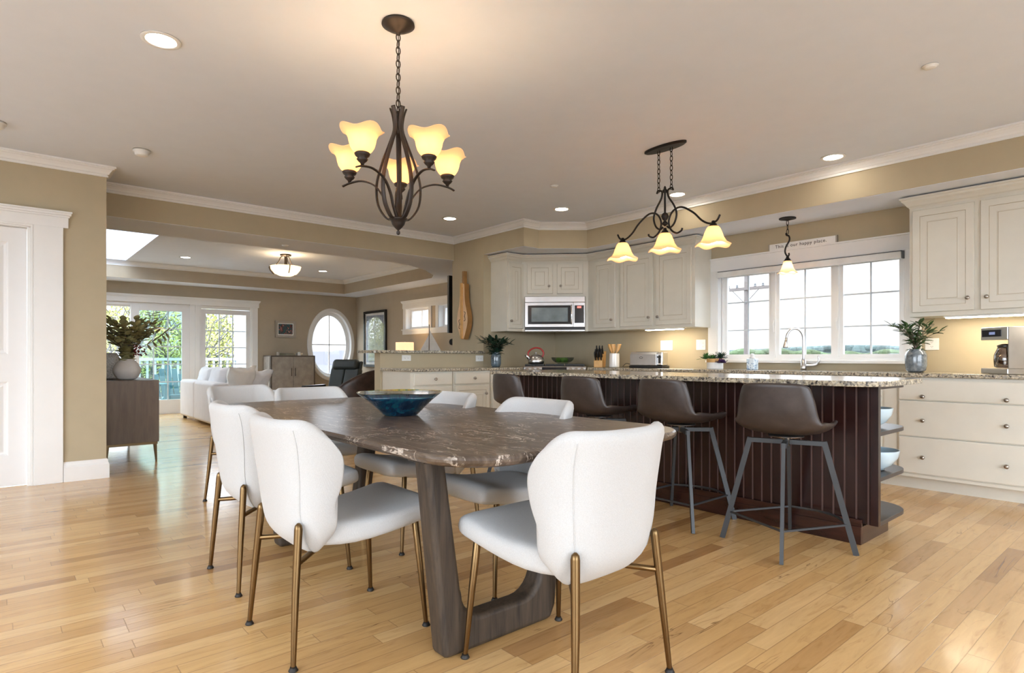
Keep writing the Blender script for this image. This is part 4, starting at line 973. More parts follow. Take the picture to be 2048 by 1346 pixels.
# ================================================================ COUNTER THINGS
def leaf(mb, p, d, up, L, w, bend=.25):
    d = Vector(d).normalized(); up = Vector(up); s_ = d.cross(up)
    if s_.length < 1e-3: s_ = Vector((1, 0, 0))
    s_.normalize(); n = s_.cross(d).normalized(); P = Vector(p); vs = []
    for f, wf in ((0, .12), (.3, .85), (.6, 1), (.85, .6), (1, .05)):
        c = P+d*L*f-n*bend*L*f*f; vs += [c-s_*w*wf/2+n*.002, c-n*w*.12*wf, c+s_*w*wf/2+n*.002]
    fs = []
    for i in range(4):
        a = i*3; fs += [(a, a+1, a+4, a+3), (a+1, a+2, a+5, a+4)]
    mb.add(vs, fs)
def plant(name, label, base, rnd, nst, h, spread, L, w, lm, cat='plant', per=9, round_=False, droop=.25, start=.25, dirs=None, ymin=None):
    random.seed(rnd); t = thing(name, label, cat, base); st = MB(); lf = MB()
    for i in range(nst):
        a = 2*pi*i/nst+random.uniform(-.4, .4) if dirs is None else dirs[i % len(dirs)]+random.uniform(-.35, .35)
        sp = spread*random.uniform(.35, 1.05); hh = h*random.uniform(.65, 1.05); b = Vector(base)
        pts = spline([b+Vector((0, 0, -.03)), b+Vector((cos(a)*sp*.2, sin(a)*sp*.2, hh*.4)), b+Vector((cos(a)*sp*.6, sin(a)*sp*.6, hh*.8)), b+Vector((cos(a)*sp, sin(a)*sp, hh))], 4)
        st.tube(pts, .0022, 5)
        for k in range(per):
            f = start+(1-start)*(k+.5)/per; p = pts[min(len(pts)-1, int(f*(len(pts)-1)))]; aa = random.uniform(0, 2*pi)
            dv = Vector((cos(aa), sin(aa), random.uniform(-.1, .9))); dv = dv+Vector((cos(a), sin(a), .4))*.5
            leaf(lf, p, dv, (random.uniform(-.3, .3), random.uniform(-.3, .3), 1), L*random.uniform(.7, 1.2), w*random.uniform(.8, 1.15), droop)
        leaf(lf, pts[-1], Vector((cos(a), sin(a), 1.2)), (0, 0, 1), L, w, droop)
    if ymin is not None:
        for m_ in (st, lf): m_.v = [(p[0], ymin+.02*math.tanh((p[1]-ymin)/.02) if p[1] < ymin+.02 else p[1], p[2]) if p[1] >= ymin else (p[0], ymin, p[2]) for p in m_.v]
    st.build('stems', 'twig', t, world=True); lf.build('leaves', lm, t, world=True, smooth=True); return t
def vase(name, label, c, prof, m_, seg=32, wob=None, cat='vase'):
    k = len(prof); inner = [(max(r-.005, .004), z) for r, z in prof[::-1][:-1]]+[(max(prof[0][0]-.006, .004), prof[0][1]+.008)]
    return tag(MB().lathe(prof+inner, c, seg, wob=wob).build(name, m_, smooth=True), label, cat)
Z = CT1+.0005
vase('vase', 'dark blue-grey ribbed vase on the peninsula counter', (-5.85, 4.76, Z), [(.045, 0), (.058, .012), (.066, .045), (.066, .125), (.058, .150), (.042, .165), (.042, .178), (.046, .185)], 'blue_glaze_dark', wob=lambda a, z: (1+.015*cos(14*a), 0))
plant('olive_branches', 'dark green leafy branches in the blue-grey vase on the peninsula', (-5.85, 4.76, Z+.17), 3, 20, .17, .19, .10, .034, 'leaf_dark', per=10, start=.05)
vase('vase', 'grey glazed vase on the window counter beside the wall cabinets', (-1.56, 5.74, Z), [(.052, 0), (.070, .018), (.078, .06), (.078, .14), (.066, .170), (.050, .182), (.052, .190)], 'grey_glaze')
plant('olive_branches', 'green olive branches in the grey glazed vase by the window', (-1.56, 5.74, Z+.18), 8, 15, .21, .17, .075, .026, 'leaf_mid', per=9, start=.1)
# kettle on the range
def W2(M, x, y, z=0): p = M @ Vector((x, y, z)); return (p.x, p.y, p.z)
kx, ky, _ = W2(MR, -.235, .22)
t = thing('kettle', 'stainless whistling kettle with red handle on the range', 'kettle', (kx, ky, .951))
MB().lathe([(.078, 0), (.098, .01), (.104, .04), (.092, .080), (.060, .108), (.040, .114)], (kx, ky, .951), 32).build('body', 'steel', t, world=True, smooth=True)
MB().lathe([(.041, .1145), (.036, .124), (.010, .128), (.010, .138), (.014, .146), (.002, .152)], (kx, ky, .951), 20).build('lid', 'steel', t, world=True, smooth=True)
Mk = Matrix.Translation((kx, ky, .951)) @ Matrix.Rotation(R(49), 4, 'Z')
xf(MB().tube([(-.075, 0, .065), (-.11, 0, .095), (-.135, 0, .115)], [.026, .020, .017], 12), Mk).build('spout', 'chrome', t, world=True, smooth=True)
xf(MB().tube(spline([(-.09, 0, .09), (-.10, 0, .14), (-.06, 0, .185), (0, 0, .205), (.06, 0, .19), (.095, 0, .14), (.078, 0, .09)], 5), .010, 10), Mk).build('handle', 'red_handle', t, world=True, smooth=True)
# glass bowl of apples behind
gx, gy, _ = W2(MR, .10, .42)
bowl('fruit_bowl', (gx, gy, .951), .15, .085, 'clear glass fruit bowl on the range behind the kettle', 'clear_ware', wall=.004)
for k, (ax, ay) in enumerate(((-.045, -.03), (.035, -.04), (.0, .05))):
    tag(MB().lathe([(.004, .002), (.022, .004), (.036, .028), (.034, .05), (.018, .064), (.004, .058)], (gx+ax, gy+ay, .968), 18).build('apple', 'green_apple', smooth=True), 'green apple in the clear glass bowl on the range', 'apple', 'green apples in the glass bowl')
# knife block
bx, by = -4.885, 5.62
Mb = Matrix.Translation((bx, by, Z)) @ Matrix.Rotation(R(25), 4, 'Z')
m = MB().loft([[(x, -.05, 0), (x, .09, 0), (x, .13, .20), (x, .02, .155), (x, -.05, .075)] for x in (-.055, .055)]); xf(m, Mb)
tag(m.build('knife_block', 'pine_board', bevel=.004), 'light wood knife block beside the range', 'knife block')
for k in range(9):
    i, j = k % 3, k//3; x = -.036+i*.036; y0 = (-.035, .0, .05)[j]; z0 = (.088, .118, .162)[j]
    m = MB().tube([(x, y0, z0), (x, y0-.028, z0+.05), (x, y0-.042, z0+.085), (x, y0-.040, z0+.105)], [.008, .011, .010, .008], 8, sq=1.2)
    tag(xf(m, Mb).build('knife', 'black_plastic', smooth=True), 'black-handled kitchen knife standing in the wood block', 'knife', 'knives in the wood block')
# utensil crock
ux, uy = -4.655, 5.63
vase('utensil_crock', 'white marble utensil crock beside the knife block', (ux, uy, Z), [(.060, 0), (.062, .01), (.062, .165), (.060, .17)], 'marble_white', cat='crock')
for k, (a, tp, lb) in enumerate(((3.6, 'spoon', 'wooden spoon leaning out at the knife-block side of the crock'), (2.2, 'flat', 'wide flat wooden spatula standing in the marble crock'), (.6, 'slot', 'slotted wooden turner in the marble crock'), (-.2, 'spoon', 'round wooden spoon leaning out of the crock toward the toaster'))):
    c, s_ = cos(a), sin(a); top = Vector((ux+c*.07, uy+s_*.03, Z+.27)); bot = Vector((ux-c*.02, uy-s_*.02, Z+.015)); m = MB()
    m.tube([bot, bot.lerp(top, .72)], .006, 8); dd_ = (top-bot).normalized(); mid = bot.lerp(top, .86); side = Vector((.652, .758, 0))
    w = {'spoon': .024, 'flat': .034, 'slot': .028}[tp]; rg = []
    for f, wf in ((-.058, .25), (-.035, .85), (0, 1), (.03, .95), (.050, .6 if tp == 'spoon' else .9)):
        P_ = mid+dd_*f; nn = dd_.cross(side).normalized(); rg.append([P_+side*w*wf+nn*.001, P_+nn*.006, P_-side*w*wf+nn*.001, P_-nn*.006])
    m.loft(rg); tag(m.build('wooden_utensil', 'beech' if k % 2 else 'pine_board', smooth=True), lb, 'utensil')
# toaster
tx, ty = -4.17, 5.66; Mt = fr(tx, ty, R(8), Z)
t = thing('toaster', 'brushed steel long-slot toaster beneath the lit cabinet', 'toaster', (tx, ty, Z), R(8))
xf(MB().box((-.215, -.085, .0), (.215, .085, .028)), Mt).build('base', 'black_plastic', t, world=True, bevel=.008)
rg = []
for x, s_ in ((-.205, .92), (-.195, 1), (.120, 1), (.135, 1)):
    rg.append([(x, -.078, .029), (x, .078, .029), (x, .078, .155*s_), (x, .060, .183*s_), (x, -.060, .183*s_), (x, -.078, .155*s_)])
xf(MB().loft(rg), Mt).build('shell', 'steel', t, world=True, bevel=.006)
xf(MB().box((.136, -.070, .029), (.205, .070, .178)), Mt).build('end_cap', 'chrome', t, world=True, bevel=.012)
xf(MB().box((-.15, -.035, .1832), (.10, -.01, .186)).box((-.15, .01, .1832), (.10, .035, .186)), Mt).build('slots', 'slot_dark', t, world=True)
xf(MB().box((.155, -.0745, .055), (.18, -.070, .145)), Mt).build('lever_slot', 'slot_dark', t, world=True); xf(MB().box((.150, -.092, .118), (.186, -.0746, .134)), Mt).build('lever', 'black_plastic', t, world=True, bevel=.003)
m = MB(); m.tube([(-.058+.020*cos(a)-.0, -.0785, .118+.010*sin(a)) for a in [2*pi*i/20 for i in range(21)]], .0022, 6)
xf(m, Mt).build('emblem', 'ink', t, world=True)
tag(MB().tube(spline([(tx-.20, ty+.02, Z+.012), (tx-.25, ty, Z+.035), (tx-.31, ty-.02, Z+.05), (tx-.37, ty, Z+.02), (tx-.43, ty+.06, Z+.008), (tx-.45, ty+.2, Z+.007)], 6), .004, 6).build('power_cord', 'black_plastic', smooth=True), 'black toaster cord looping along the counter toward the crock', 'cord')
# planter with succulents
px, py = -3.36, 5.70
vase('plant_pot', 'two-tone wood and white pot of succulents at the window corner', (px, py, Z), [(.080, 0), (.082, .005), (.082, .07), (.084, .072), (.084, .105), (.082, .108)], 'white_ceramic', cat='pot')
o = MB().lathe([(.0855, .070), (.0865, .072), (.0865, .1075), (.0855, .109)], (px, py, Z), 32); o.f = o.f[:-2]; o.mi = o.mi[:-2]; tag(o.build('pot_band', 'pine_board', smooth=True), 'tan wooden band around the rim of the succulent pot', 'pot band')
bo = bpy.data.objects['pot_band']; po = bpy.data.objects['plant_pot']; bo.parent = po
for k_ in ('category',): del bo[k_]
random.seed(5)
def tuft(label, c, n, L, w, m_, name='succulent'):
    m = MB()
    for i in range(n):
        a = random.uniform(0, 2*pi); e = random.uniform(.1, 1.4); o_ = Vector((random.uniform(-.02, .02), random.uniform(-.02, .02), 0)); leaf(m, Vector(c)+o_, (cos(a)*cos(e), sin(a)*cos(e), sin(e)), (0, 0, 1), L*random.uniform(.6, 1.1), w, .2)
    return tag(m.build(name, m_, smooth=True), label, 'plant')
tuft('bright green succulent sprigs hanging over the pot toward the toaster', (px-.075, py-.05, Z+.105), 60, .07, .016, 'leaf_succulent')
tuft('green succulent in the middle of the two-tone pot', (px-.01, py-.02, Z+.105), 60, .055, .016, 'leaf_succulent')
tuft('dark spiky succulent on the window side of the two-tone pot', (px+.06, py+.0, Z+.11), 60, .08, .013, 'leaf_dark')
tuft('purple trailing plant spilling from the two-tone pot', (px+.105, py-.05, Z+.065), 70, .055, .024, 'leaf_purple', 'trailing_plant')
# soap bottle
sx, sy = -2.95, 5.70
t = thing('soap_bottle', 'square blue-printed glass soap bottle on the window counter', 'bottle', (sx, sy, Z))
MB().prism(rrect(sx-.045, sy-.04, sx+.045, sy+.04, .012, 4), Z, Z+.11).build('body', 'soap_print', t, world=True, bevel=.006)
MB().lathe([(.030, .1105), (.030, .118), (.018, .128), (.020, .150), (.022, .153), (.006, .16)], (sx, sy, Z), 20).build('neck', 'white_ceramic', t, world=True, smooth=True)
# faucet
fx, fy = -2.55, 5.93
t = thing('faucet', 'brushed nickel gooseneck kitchen faucet in front of the window', 'faucet', (fx, fy, Z))
MB().tube([(fx, fy, Z), (fx, fy, Z+.02), (fx, fy, Z+.10)], [.028, .026, .022], 16).build('base', 'steel', t, world=True, smooth=True)
cvx, cvy = -.60, -.60
pts = spline([(fx, fy, Z+.09), (fx, fy, Z+.25), (fx-.005, fy-.004, Z+.34), (fx-.035, fy-.03, Z+.395), (fx-.075, fy-.07, Z+.400), (fx-.105, fy-.10, Z+.36), (fx-.115, fy-.11, Z+.31)], 5)
MB().tube(pts, .0125, 14).build('spout', 'steel', t, world=True, smooth=True)
MB().tube([(fx-.115, fy-.11, Z+.315), (fx-.118, fy-.113, Z+.27), (fx-.122, fy-.117, Z+.225), (fx-.122, fy-.117, Z+.215)], [.015, .018, .027, .024], 16).build('spray_head', 'steel', t, world=True, smooth=True)
MB().tube(spline([(fx+.015, fy, Z+.045), (fx+.07, fy+.01, Z+.045), (fx+.115, fy+.02, Z+.055), (fx+.135, fy+.02, Z+.09), (fx+.128, fy+.02, Z+.14)], 4), [.013]*8+[.010]*5+[.007]*4, 10).build('handle', 'steel', t, world=True, smooth=True)
# coffee maker
cx0, cy0 = -.93, 5.70; Mc = fr(cx0, cy0, R(-38), Z+.001)
t = thing('coffee_maker', 'stainless drip coffee maker with glass carafe under the lit cabinet', 'coffee maker', (cx0, cy0, Z), R(-38))
xf(MB().box((-.11, -.155, 0), (.12, .14, .042)), Mc).build('base', 'steel', t, world=True, bevel=.006)
xf(MB().box((-.085, .04, .0425), (.12, .14, .25)).box((.085, -.10, .0425), (.12, .0395, .25)), Mc).build('column', 'black_plastic', t, world=True)
xf(MB().box((.1205, -.15, .0425), (.128, .14, .34)), Mc).build('side_panel', 'steel', t, world=True)
hd = xf(MB().box((-.11, -.155, .2505), (.12, .14, .345)), Mc).build('brew_head', 'steel', t, world=True, bevel=.005)
xf(MB().box((-.095, -.159, .275), (.07, -.1552, .325)), Mc).build('control_panel', 'stove_screen', hd, world=True)
xf(MB().box((-.030, -.1605, .290), (.020, -.1592, .310)), Mc).build('display', 'lcd', hd, world=True)
cf = xf(MB().lathe([(.055, .046), (.066, .055), (.070, .10), (.068, .14), (.050, .185), (.046, .20), (.042, .20), (.05, .18)], (.0, -.06, 0), 28), Mc).build('carafe', 'carafe_glass', t, world=True, smooth=True)
xf(MB().lathe([(.05, .2005), (.05, .21), (.02, .222), (.002, .223)], (0, -.06, 0), 20), Mc).build('lid', 'black_plastic', cf, world=True)
xf(MB().tube(spline([(.045, -.08, .195), (.085, -.11, .19), (.095, -.115, .13), (.066, -.09, .075)], 5), .010, 8), Mc).build('handle', 'black_plastic', cf, world=True, smooth=True)
# roller shade, sign, switches
t = thing('roller_shade', 'white rolled-up shade cassette across the top of the kitchen window', 'blind', (-2.62, YK-.05, 1.93))
MB().box((x0 if False else -3.515, YK-.075, 1.908), (-1.735, YK-.026, 1.968)).build('cassette', 'shade_blind', t, world=True, bevel=.01)
MB().box((-3.50, YK-.060, 1.9685), (-1.735, YK-.03, 1.976)).box((-1.734, YK-.07, 1.905), (-1.722, YK-.028, 1.972)).build('bracket', 'rubble_grey', t, world=True)
t = thing('sign', 'small white wooden sign reading This is our happy place above the window', 'sign', (-2.62, YK-.02, 2.13))
MB().box((-2.93, YK-.032, 2.1305), (-2.29, YK-.004, 2.195)).build('board', 'paper_white', t, world=True)
MB().box((-2.942, YK-.034, 2.1305), (-2.9301, YK-.003, 2.198)).box((-2.2899, YK-.034, 2.1305), (-2.277, YK-.003, 2.198)).build('end_frame', 'silver_frame', t, world=True)
fc = bpy.data.curves.new('lettering', 'FONT'); fc.body = 'This is our happy place.'; fc.size = .046; fc.align_x = 'CENTER'; fc.align_y = 'CENTER'; fc.extrude = .0005; fc.space_character = 1.12; fc.materials.append(M_('ink'))
fo = bpy.data.objects.new('lettering_curve', fc); COL.objects.link(fo); bpy.context.view_layer.update(); fm_ = bpy.data.meshes.new_from_object(fo); bpy.data.objects.remove(fo); fo = bpy.data.objects.new('lettering', fm_); COL.objects.link(fo); fo.parent = t; fo.location = (0, -.0128, .032); fo.rotation_euler = (pi/2, 0, 0)
def plate(name, label, M, x0, x1, z0, z1, kind, cat):
    t = thing(name, label, cat, tuple(M @ Vector(((x0+x1)/2, 0, (z0+z1)/2))), M.to_euler().z)
    xf(MB().box((x0, -.007, z0), (x1, -.0005, z1)), M).build('cover_plate', 'white_plastic', t, world=True, bevel=.002)
    n = len(kind)
    for i, k in enumerate(kind):
        c = x0+(x1-x0)*(i+.5)/n; w = .017; zc = (z0+z1)/2
        if k == 's': xf(MB().box((c-w, -.010, zc-.033), (c+w, -.0072, zc+.033)).box((c-w*.8, -.0105, zc-.030), (c+w*.8, -.0101, zc-.026)), M).build('rocker', 'paper_white', t, world=True)
        else:
            for s in (-1, 1):
                if kind == 'h': cc, zz = c+s*.020, zc
                else: cc, zz = c, zc+s*.020
                o_ = xf(MB().box((cc-.015, -.009, zz-.014), (cc+.015, -.0072, zz+.014)), M).build('outlet_face', 'paper_white', t, world=True)
                xf(MB().box((cc-.007, -.0096, zz-.004), (cc-.005, -.0091, zz+.005)).box((cc+.005, -.0096, zz-.004), (cc+.007, -.0091, zz+.005)).box((cc-.0018, -.0096, zz-.010), (cc+.0018, -.0091, zz-.007)), M).build('slots', 'slot_dark', o_, world=True)
MWK = fr(0, YK, 0); MSD = fr(XS, 0, pi/2)
plate('switch_plate', 'white triple switch plate above the toaster', MWK, -4.285, -4.115, 1.12, 1.238, 'sss', 'switch')
plate('outlet_plate', 'white switch and outlet plate beside the window casing', MWK, -3.80, -3.68, 1.12, 1.238, 'so', 'outlet')
plate('outlet_plate', 'white outlet plate behind the grey glazed vase', MWK, -1.575, -1.475, 1.10, 1.20, 'o', 'outlet')
plate('outlet_plate', 'white horizontal outlet on the peninsula wall under the bar top', MSD, 3.545, 3.665, .995, 1.062, 'h', 'outlet')
plate('outlet_plate', 'white outlet plate behind the dark blue-grey vase', MSD, 4.62, 4.74, .985, 1.06, 'h', 'outlet')
# dulcimer on the stub wall
def dxz(px, py):
    t_ = (px-1024)/1192.4; a = YAW; v = (-cos(a)+t_*sin(a), sin(a)+t_*cos(a)); D_ = 4.70/v[1]; return (D_*v[0], CZ-(py-714.06)*D_/1192.4)
t = thing('dulcimer', 'wooden mountain dulcimer hanging on the wall beside the kitchen', 'musical instrument', (-6.40, 4.70, 1.3))
out = [(-.030, 0), (-.045, .03), (-.10, .16), (-.118, .26), (-.10, .36), (-.062, .48), (-.048, .60), (-.044, .72), (-.030, .735), (.030, .735), (.044, .72), (.048, .60), (.062, .48), (.10, .36), (.118, .26), (.10, .16), (.045, .03), (.030, 0)]
DX, DZ_ = -6.405, 1.275
def dp(P_, y0, y1, nm, m_, par=t): 
    n = len(P_); m = MB(); m.loft([[(DX+x, y, DZ_+z) for x, z in P_] for y in (y0, y1)]); return m.build(nm, m_, par, world=True)
sb = spline([(x, z, 0) for x, z in out], 7); P_ = [(p.x, p.y) for p in sb]
dp(P_, 4.640, 4.715, 'side', 'walnut'); dp([(x*.97, z*.99+.003) for x, z in P_], 4.635, 4.6399, 'soundboard', 'spruce')
fb = MB().box((DX-.018, 4.615, DZ_+.005), (DX+.018, 4.6349, DZ_+.74)).build('fretboard', 'pine_board', t, world=True)
hd = MB().box((DX-.020, 4.650, DZ_+.736), (DX+.020, 4.70, DZ_+.90)).build('peghead', 'walnut', t, world=True)
MB().tube([(DX-.05, 4.67, DZ_+.79), (DX-.021, 4.67, DZ_+.79)], .008, 8).tube([(DX-.05, 4.67, DZ_+.83), (DX-.021, 4.67, DZ_+.83)], .008, 8).build('peg', 'nickel', hd, world=True)
for s, zz in ((-1, .20), (1, .30)):
    m = MB(); m.tube(spline([(DX+s*.045, 4.634, DZ_+zz+.06), (DX+s*.07, 4.634, DZ_+zz+.05), (DX+s*.06, 4.634, DZ_+zz+.01), (DX+s*.05, 4.634, DZ_+zz), (DX+s*.062, 4.634, DZ_+zz-.01), (DX+s*.068, 4.634, DZ_+zz-.05), (DX+s*.045, 4.634, DZ_+zz-.06)], 4), .004, 6); m.build('sound_hole', 'ink', t, world=True)
MB().box((DX-.006, 4.7151, DZ_+.70), (DX+.006, 4.7495, DZ_+.72)).build('hook', 'nickel', t, world=True)
# ================================================================ LIVING ROOM
# sideboard
t = thing('sideboard', 'grey-brown wooden sideboard on bronze legs seen end-on past the door wall', 'sideboard', (-7.5, .96, 0))
MB().box((-8.5, .735, .205), (-6.76, 1.20, .812)).build('body', 'grey_oak_side', t, world=True, bevel=.003)
m = MB().box((-8.48, .745, .18), (-6.775, 1.19, .2045)); m.build('rail', 'brass_dark', t, world=True)
for x in (-8.45, -6.80):
    for y, s in ((.775, -1), (1.17, 1)):
        MB().loft([[(x-.018, y-.014, .18), (x+.018, y-.014, .18), (x+.018, y+.014, .18), (x-.018, y+.014, .18)], [(x-.008, y+s*.012-.007, 0), (x+.008, y+s*.012-.007, 0), (x+.008, y+s*.012+.007, 0), (x-.008, y+s*.012+.007, 0)]]).build('leg', 'brass_dark', t, world=True)
SZ = .8125
vase('vase', 'round white plaster vase on the sideboard', (-7.02, .965, SZ), [(.055, 0), (.085, .015), (.118, .07), (.120, .11), (.095, .165), (.066, .190), (.060, .20), (.062, .207)], 'plaster_white')
vase('wicker_basket', 'tall white woven vase behind the round plaster vase', (-7.30, .86, SZ), [(.07, 0), (.09, .03), (.09, .20), (.06, .26), (.055, .27)], 'wicker_white', cat='vase')
t = plant('eucalyptus_bouquet', 'dried olive-green eucalyptus bouquet in the round white vase', (-7.02, .965, SZ+.20), 21, 40, .37, .30, .072, .060, 'leaf_olive', per=11, droop=.1, start=.02, ymin=.715)
random.seed(4); st = MB(); lf = MB(); b = Vector((-7.02, .965, SZ+.20))
pts = spline([b, b+Vector((.02, .10, .16)), b+Vector((.03, .19, .30)), b+Vector((.02, .22, .47))], 5); st.tube(pts, .003, 5)
for k in range(6, 16):
    for s in (-1, 1): leaf(lf, pts[k], Vector((s*.45, s*1.0, .35)), (0, 0, 1), .075, .042, .1)
pts = spline([b, b+Vector((.02, .12, .12)), b+Vector((.03, .24, .20)), b+Vector((.03, .33, .28))], 5); st.tube(pts, .003, 5)
for k in range(7, 16, 2):
    for s in (-1, 1): leaf(lf, pts[k], Vector((s*.3, .6, s*.8)), (0, 0, 1), .075, .045, .1)
t2 = thing('eucalyptus_spray', 'long leafy sprays reaching out of the bouquet over the sideboard', 'plant', tuple(b)); st.build('stems', 'twig', t2, world=True); lf.build('leaves', 'leaf_olive', t2, world=True, smooth=True)
m = MB(); random.seed(9)
for k in range(40):
    p = b+Vector((random.uniform(0, .10), random.uniform(.05, .15), random.uniform(.04, .15))); m.lathe([(.002, -.008), (.008, -.003), (.008, .004), (.002, .008)], tuple(p), 8)
o = tag(m.build('berries', 'berry', smooth=True), 'cluster of dark red berries in the eucalyptus bouquet', 'berries', kind='stuff')
# sofa
t = thing('sofa', 'white slipcovered sectional sofa in front of the sliding doors', 'sofa', (-11.0, 3.1, 0))
def cushion(x0, y0, z0, x1, y1, z1, nm, par=t, m_='sofa_white', b=.05):
    return MB().box((x0, y0, z0), (x1, y1, z1)).build(nm, m_, par, world=True, bevel=b, bseg=4, smooth=True)
cushion(-11.46, 2.34, .045, -10.505, 2.57, .66, 'back'); cushion(-10.5, 2.34, .045, -9.38, 2.57, .66, 'back')
cushion(-11.46, 2.575, .045, -9.40, 3.45, .42, 'seat'); cushion(-11.46, 3.455, .045, -10.55, 4.0, .42, 'chaise_seat')
for k, (xx, yy) in enumerate(((-11.4, 2.38), (-11.4, 3.9), (-9.5, 2.38), (-9.5, 3.35))): MB().box((xx, yy, 0), (xx+.05, yy+.05, .05)).build('leg', 'rubber', t, world=True)
def pillow(c, w, h, d_, rz, tilt, label, m_='sofa_white', nm='back_cushion'):
    rg = []; n = 12
    M = Matrix.Translation(c) @ Matrix.Rotation(rz, 4, 'Z') @ Matrix.Rotation(tilt, 4, 'X')
    G = []
    for sgn_ in (1, -1):
        for i in range(n+1):
            for j in range(n+1):
                u, v = -1+2*i/n, -1+2*j/n; k = (1-u**4)*(1-v**4); p = .88+.12*(abs(u*v))**.7
                x = u*w/2*p*(1+.03*sin(7*v+c[0]*9)); z = v*h/2*p*(1+.04*sin(6*u+c[0]*5)); y = sgn_*(d_/2*k**.5+.004)+.01*sin(9*u+5*v); G.append(M @ Vector((x, y, z)))
    m = MB(); S = (n+1)**2; fs = []
    for q in (0, 1):
        for i in range(n):
            for j in range(n):
                a = q*S+i*(n+1)+j; f = (a, a+1, a+n+2, a+n+1); fs.append(f if q == 0 else f[::-1])
    rim = [i*(n+1) for i in range(n+1)]+[n*(n+1)+j for j in range(1, n+1)]+[i*(n+1)+n for i in range(n-1, -1, -1)]+[j for j in range(n-1, 0, -1)]
    for k in range(len(rim)): a, b_ = rim[k], rim[(k+1) % len(rim)]; fs.append((a, b_, b_+S, a+S))
    m.add(G, fs); return tag(m.build(nm, m_, smooth=True), label, 'cushion')
pillow((-11.12, 2.70, .655), .70, .46, .24, 0, R(-14), 'white back cushion of the sofa, nearest the sliding door')
pillow((-10.40, 2.70, .655), .70, .46, .24, 0, R(-14), 'white back cushion of the sofa, beside the linen throw pillow')
pillow((-9.86, 2.86, .65), .55, .50, .20, R(-60), R(-12), 'crumpled off-white linen throw pillow on the sofa', 'pillow_linen', 'throw_pillow')
pillow((-10.25, 3.22, .62), .52, .46, .16, R(-70), R(-24), 'flat white throw pillow leaning behind the linen one', 'sofa_white', 'throw_pillow')
# media cabinet
t = thing('cabinet', 'pale grey two-door cabinet with dark edges against the far wall', 'cabinet', (-12.16, 4.49, 0))
m = MB(); m.box((-12.37, 4.03, .10), (-11.945, 4.055, 1.07)); m.box((-12.37, 4.90, .10), (-11.945, 4.925, 1.07)); m.box((-12.37, 4.055, 1.045), (-11.945, 4.90, 1.07)); m.box((-12.37, 4.055, .10), (-11.945, 4.90, .125)); m.box((-12.37, 4.055, .125), (-12.35, 4.90, 1.045)); m.box((-12.3, 4.08, 0), (-12.0, 4.88, .10)); m.build('frame', 'brown_edge', t, world=True)
MB().box((-12.33, 4.022, .12), (-11.99, 4.0299, 1.05)).build('side_panel', 'concrete_grey', t, world=True)
for k, (a, b_, hy) in enumerate(((4.058, 4.474, 4.44), (4.480, 4.898, 4.515))):
    o = MB().box((-11.965, a, .128), (-11.945, b_, 1.043)).build('door', 'concrete_grey', t, world=True); MB().box((-11.944, hy-.006, .66), (-11.93, hy+.006, .82)).build('handle', 'brown_edge', o, world=True)
t = thing('candle_tray', 'shallow clear tray on top of the pale grey cabinet', 'tray', (-12.15, 4.5, 1.0705)); MB().box((-12.2, 4.22, 1.071), (-12.08, 4.72, 1.076)).box((-12.085, 4.22, 1.076), (-12.08, 4.72, 1.12)).build('tray_body', 'clear_ware', t, world=True)
for yy, lb in ((4.20, 'small gold candle holder at the sofa end of the cabinet top'), (4.62, 'small white cup on the cabinet top by the oval window')): tag(MB().lathe([(.025, 0), (.028, .005), (.026, .07), (.022, .07)], (-12.02, yy, 1.0705), 14).build('candle_cup', 'white_ceramic' if yy > 4.5 else 'nickel', smooth=True), lb, 'cup')
# picture on far wall
def picture(M, x0, x1, z0, z1, label, fm, art, fw=.03, mat_w=.03, depth=.03, extra=None):
    t = thing('framed_picture', label, 'picture', tuple(M @ Vector(((x0+x1)/2, -.005, (z0+z1)/2))), M.to_euler().z)
    m = MB(); m.box((x0, -depth, z0), (x0+fw, -.001, z1)); m.box((x1-fw, -depth, z0), (x1, -.001, z1)); m.box((x0+fw, -depth, z0), (x1-fw, -.001, z0+fw)); m.box((x0+fw, -depth, z1-fw), (x1-fw, -.001, z1)); xf(m, M).build('frame', fm, t, world=True)
    xf(MB().box((x0+fw, -depth*.5, z0+fw), (x1-fw, -.002, z1-fw)), M).build('mat_board', 'paper_white', t, world=True)
    q = fw+mat_w; xf(MB().box((x0+q, -depth*.5-.002, z0+q), (x1-q, -depth*.5-.0002, z1-q)), M).build('print', art, t, world=True)
    return t, q
picture(ML, 4.27, 4.69, 1.445, 1.785, 'small framed still-life painting beside the oval window', 'silver_frame', 'art_still', .045, .02)
t, q = picture(MWK, -11.95, -10.98, .83, 2.02, 'large black-framed picture of an arched opening in the living-room corner', 'black_plastic', 'art_stone', .05, .05, .045)
m = MB(); pa = [(-11.75, .94), (-11.10, .94), (-11.10, 1.75)]+[(-11.10-.325+.325*cos(a), 1.60+.30*sin(a)) for a in [pi*.15*i for i in range(0, 8)] if a < pi]; pa = [(-11.78, .95), (-11.09, .95), (-11.09, 1.60)]+[(-11.435+.345*cos(pi*k/12), 1.60+.30*sin(pi*k/12)) for k in range(13)]
xf(MB().loft([[(x, y, z) for x, z in pa] for y in (-.0268, -.0250)]), MWK).build('print_arch', 'art_arch', t, world=True)
xf(MB().box((-11.89, -.0285, .90), (-11.04, -.0272, 1.96)), MWK).build('glazing', 'window_glass', t, world=True)
# recliner
t = thing('recliner', 'dark green-grey leather recliner with a headrest in front of the oval window', 'armchair', (-10.0, 4.42, 0), R(28))
def cub(a, b, nm, m_, M_x=None, bv=.03, par=t):
    mm = MB().box(a, b, M_x); return mm.build(nm, m_, par, bevel=bv, bseg=3, smooth=True)
TB = Matrix.Translation((0, .25, .42)) @ Matrix.Rotation(R(-16), 4, 'X')
